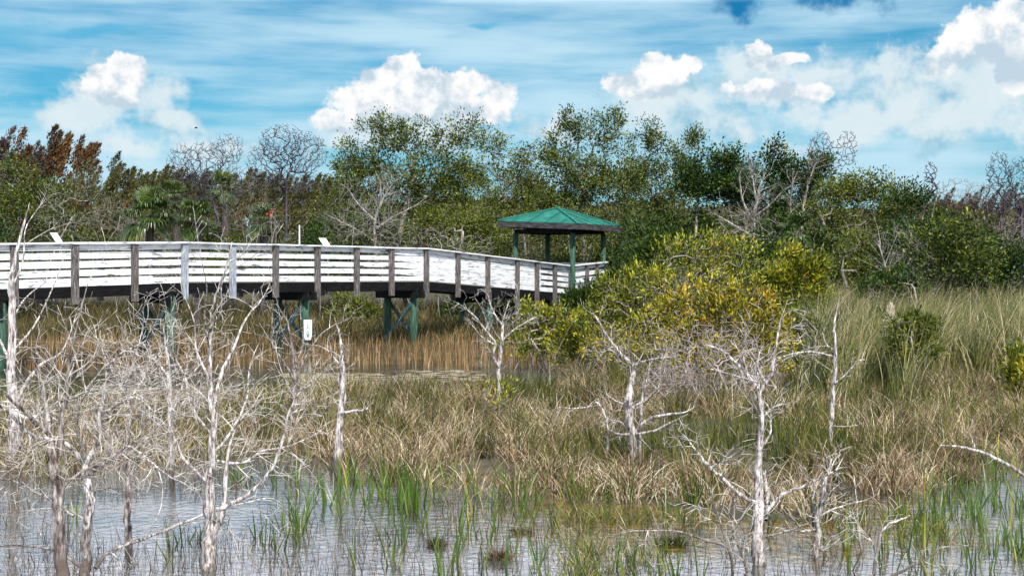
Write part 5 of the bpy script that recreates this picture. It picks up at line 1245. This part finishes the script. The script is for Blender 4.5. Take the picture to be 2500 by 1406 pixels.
# d) green blades in the open water at the front, in fans
spots_g = []
rs = np.random.default_rng(91)
for (x, y, n_, sp) in [(720, 1290, 16, 26), (640, 1330, 6, 30), (800, 1215, 16, 40), (940, 1215, 22, 45), (985, 1230, 14, 30), (1080, 1195, 16, 50), (1200, 1215, 14, 50), (1330, 1225, 16, 60), (1450, 1230, 10, 50), (430, 1340, 5, 30), (130, 1270, 3, 30),
                   (1070, 1395, 9, 90), (1300, 1400, 14, 150), (1540, 1390, 8, 80), (2220, 1300, 18, 90), (2330, 1260, 24, 110), (2440, 1230, 26, 90), (2380, 1350, 22, 120), (2480, 1330, 16, 50), (2150, 1380, 8, 60), (1000, 1330, 5, 40), (860, 1180, 8, 30), (560, 1150, 6, 50), (2060, 1330, 8, 60), (1680, 1250, 14, 80), (1730, 1390, 8, 90), (900, 1370, 4, 60), (2440, 1160, 26, 60), (2300, 1190, 22, 60), (1150, 1270, 6, 60), (700, 1150, 14, 60), (620, 1180, 8, 60), (1050, 1260, 12, 120), (1250, 1280, 12, 120), (760, 1230, 8, 50)]:
    for q in range(max(2, int(n_ * .8))): spots_g.append((x + rs.normal(0, sp * .85), y + rs.normal(0, 22)))
g = np.array(spots_g); D = Dof(np.minimum(g[:, 1], 1440)); px = g[:, 0]
b, a = tufts(px, D, 3, .035); m = len(b); b[:, 2] = -.03
h = rg.uniform(.12, .50, m)
V, Fc = blades(b, h, rg.uniform(.008, .016, m), a, rg.uniform(.02, .4, m), rg.uniform(-.1, .6, m), 6, twist=rg.uniform(-.6, .6, m), taper=2.2)
o = mesh_obj('water_grass', V, Fc, MT['blade'], var=np.repeat(np.clip(rg.normal(.48, .2, m), 0, 1), 12)); tag(o, 'bright green blades standing in the open front water', 'grass', kind='stuff')
# e) thin dark rushes with their reflections in the front water
n = 13000; px, D = scatter(n, (-100, 2600), (1080, 1440)); k = ~in_mat(px, D) & clumpy(px, D, 13, -.3, 1.2) & (rg.uniform(size=n) < np.interp(px, [-100, 900, 1500, 2600], [1, .9, .6, .7])); px, D = px[k], D[k]; m = len(px)
grass('thin_rushes', 'stem', pos(px, D, np.full(m, -.03)), rg.uniform(.05, .36, m), rg.uniform(.003, .007, m), np.clip(rg.normal(.38, .3, m), 0, 1), (.0, .9), (0, .35), 4, 'thin dark dead rush stems scattered over the open front water', 'rushes')
# f) tall sawgrass at right
n = 1450; px, D = scatter(n, (1930, 2680), (800, 985)); k = (rg.uniform(size=n) < np.interp(px, [1930, 2050, 2680], [.35, 1, 1])) & clumpy(px, D, 44, -.3, .9); px, D = px[k], D[k]
per = 46; b, a = tufts(px, D, per, .16); m = len(b); tv = np.repeat(rg.normal(0, .16, len(px)), per); hh = np.repeat(rg.uniform(.8, 1.15, len(px)), per)
hmax = np.interp(b[:, 1], [22, 28, 34, 50], [1.0, 1.75, 1.75, 1.5])
V, Fc = blades(b, rg.uniform(.5, 1.18, m) * hmax * hh, rg.uniform(.010, .019, m), np.where(rg.uniform(size=m) < .6, rg.normal(0, .7, m), a), rg.uniform(.0, .2, m), rg.uniform(.1, 1.5, m), 6)
o = mesh_obj('sawgrass', V, Fc, MT['saw'], var=np.repeat(np.clip(.45 + tv * 1.3 + rg.normal(0, .25, m), 0, 1), 12)); tag(o, 'tall grey green sawgrass with straw tips at right', 'sawgrass', kind='stuff')
# g) bank grasses
n = 42000; px, D = scatter(n, (-250, 1600), (786, 835)); m = len(px)
grass('bank_grass', 'bank', pos(px, D), rg.uniform(.35, 1.15, m), rg.uniform(.014, .026, m), np.clip(rg.normal(.4, .22, m) + .2 * vnoise(px / 40, D, 6), 0, 1), (.2, 1.6), (0, .3), 4, 'olive and straw grass thick along the far bank behind the piers', 'grass')
n = 26000; px, D = scatter(n, (1450, 2700), (760, 880)); m = len(px)
grass('upland_grass', 'bank', pos(px, D), rg.uniform(.3, 1.0, m), rg.uniform(.014, .026, m), np.clip(rg.normal(.45, .22, m), 0, 1), (.2, 1.6), (0, .3), 4, 'olive straw grass between the right shrubs and woods', 'grass')
n = 9000; px, D = scatter(n, (2100, 2700), (738, 775)); m = len(px)
grass('far_marsh_grass', 'saw', pos(px, D), rg.uniform(.8, 1.7, m), rg.uniform(.03, .05, m), np.clip(rg.normal(.55, .22, m), 0, 1), (.1, 1.0), (0, .25), 4, 'pale tall grass behind the sawgrass at the right edge', 'grass')
# h) pale floating scum on the open strip and the left flat
def scum(name, spots, n, label):
    rng = np.random.default_rng(len(name)); Vv = []; Fv = []; vr = []
    for (x0, x1, y0, y1, nn) in spots:
        px = rng.uniform(x0, x1, nn); py = rng.uniform(y0, y1, nn); D = Dof(py); c = pos(px, D, np.full(nn, .006))
        k = vnoise(c[:, 0] * .8, c[:, 1] * .8, 21) > .02 + .4 * (name[0] == 'f') - .15; c = c[k]; nn = len(c)
        for q in range(nn):
            m = 7; a = np.arange(m) * 2 * math.pi / m; r = rng.uniform(.03, .16) * rng.uniform(.6, 1.2, m); k0 = sum(len(v) for v in Vv) if False else len(vr)
            Vv.append(np.stack([c[q, 0] + r * 1.6 * np.cos(a), c[q, 1] + r * np.sin(a), np.full(m, .004 + rng.uniform(0, .006))], -1)); Fv.append(np.arange(m) + k0); vr += [rng.uniform()] * m
    o = mesh_obj(name, np.vstack(Vv), np.array(Fv), MT['scum'], var=vr); tag(o, label, 'scum', kind='stuff')
scum('floating_scum', [(700, 1000, 912, 952, 800), (1000, 1450, 905, 945, 420), (1380, 1520, 900, 925, 300), (-50, 600, 900, 960, 600)], 0, 'pale floating scum on the open strip before the reeds')
scum('pale_flat', [(60, 345, 812, 838, 5200)], 0, 'pale dry flat of floating litter left of the crossed brace pier')
# i) single tussocks in the front water
def tussock(label, x, y, r, seed, hgt=.26, matn='tan'):
    rng = np.random.default_rng(seed); D = Dof(y); c = P(x, y, D); c[2] = 0; s = s_of(D); rad = r / s
    root = empty('tussock', c, label, 'tussock')
    m = 260; a = rng.uniform(0, 6.28, m); rr = np.abs(rng.normal(0, .5, m)) * rad; b = c + np.stack([rr * np.cos(a), rr * np.sin(a), np.full(m, -.02)], -1)
    V, Fc = blades(b, rng.uniform(.4, 1, m) * hgt, rng.uniform(.004, .008, m), a, rng.uniform(0, .7, m), rng.uniform(.2, 1.8, m), 5, rng=rng)
    mesh_obj('blades', V, Fc, MT[matn], root, var=np.repeat(np.clip(rng.normal(.3, .22, m), 0, 1), 10))
    n = 400; b = ball(n, rng) * [rad * .9, rad * .6, .035] + c; ls = rng.uniform(.03, .08, n); V, Fc = leaves(b, rng.normal(size=(n, 3)) * [1, 1, .4], ls, ls * .2, rng=rng)
    mesh_obj('root_mat', V, Fc, MT['stem'], root, var=np.repeat(rng.uniform(0, .8, n), 4))
tussock('brown grass tussock floating at bottom centre', 1218, 1365, 34, 701, .2)
tussock('small dark tussock in the water left of bottom centre', 1065, 1330, 20, 702, .14, 'stem')
tussock('flat dead tussock just before the sedge edge at centre', 1275, 1300, 28, 703, .07)
tussock('dark rounded sedge tussock in the right water edge', 2360, 1175, 34, 704, .32)
tussock('dark sedge tussock left of the right water edge', 2300, 1150, 30, 705, .34)
tussock('green brown tussock at the water edge under the V forked tree', 1640, 1330, 40, 706, .18, 'mixed')

# cream plume in the sawgrass
def cream_plume():
    rng = np.random.default_rng(9); D = 27.5; tip = P(2176, 748, D); mid = P(2166, 815, D); base = P(2158, 960, D); base[2] = 0
    root = empty('grass_plume', base, 'cream feathery seed plume standing above the sawgrass', 'plume')
    V, Fc = tube([base, (base + mid) / 2, mid, tip], [-1, 0, 1, 2], [.012, .01, .008, .003], 6); mesh_obj('stalk', V, Fc, MT['stem'], root, var=np.full(len(V), .8))
    n = 700; t = rng.uniform(0, 1, n); c = mid + (tip - mid) * t[:, None] + rng.normal(0, 1, (n, 3)) * (.035 * np.sin(math.pi * np.clip(t, .05, .97)) ** .6)[:, None]
    ls = rng.uniform(.05, .12, n); V, Fc = leaves(c, rng.normal(0, .25, (n, 3)) + [.15, 0, 1], ls, ls * .14, rng=rng)
    mesh_obj('seed_head', V, Fc, MT['plume'], root, var=np.repeat(rng.uniform(0, 1, n), 4))
cream_plume()

def bird():
    c = P(479, 313, 150); root = empty('flying_bird', c, 'tiny dark bird flying in the sky above the bare trees', 'bird')
    # body: lathe-like spindle
    prof = [(-.22, .004), (-.16, .03), (-.05, .06), (.06, .055), (.13, .035), (.17, .035), (.2, .02), (.24, .004)]
    V, Fc = tube([c + [x, 0, 0] for x, r in prof], np.arange(len(prof)) - 1, [r for x, r in prof], 8); mesh_obj('body', V, Fc, MT['bird'], root, smooth=True)
    for s_ in (-1, 1):
        q = np.array([[.08, 0, .02], [-.08, 0, .02], [.05, s_ * .2, .12], [-.07, s_ * .2, .1], [-.02, s_ * .42, .06], [-.08, s_ * .42, .05]]) + c
        q = np.vstack([q, q - [0, 0, .012]])
        mesh_obj('wing', q, np.array([[0, 1, 3, 2], [2, 3, 5, 4], [6, 8, 9, 7], [8, 10, 11, 9], [4, 5, 11, 10], [0, 2, 8, 6], [2, 4, 10, 8], [3, 1, 7, 9], [5, 3, 9, 11]]), MT['bird'], root)
bird()
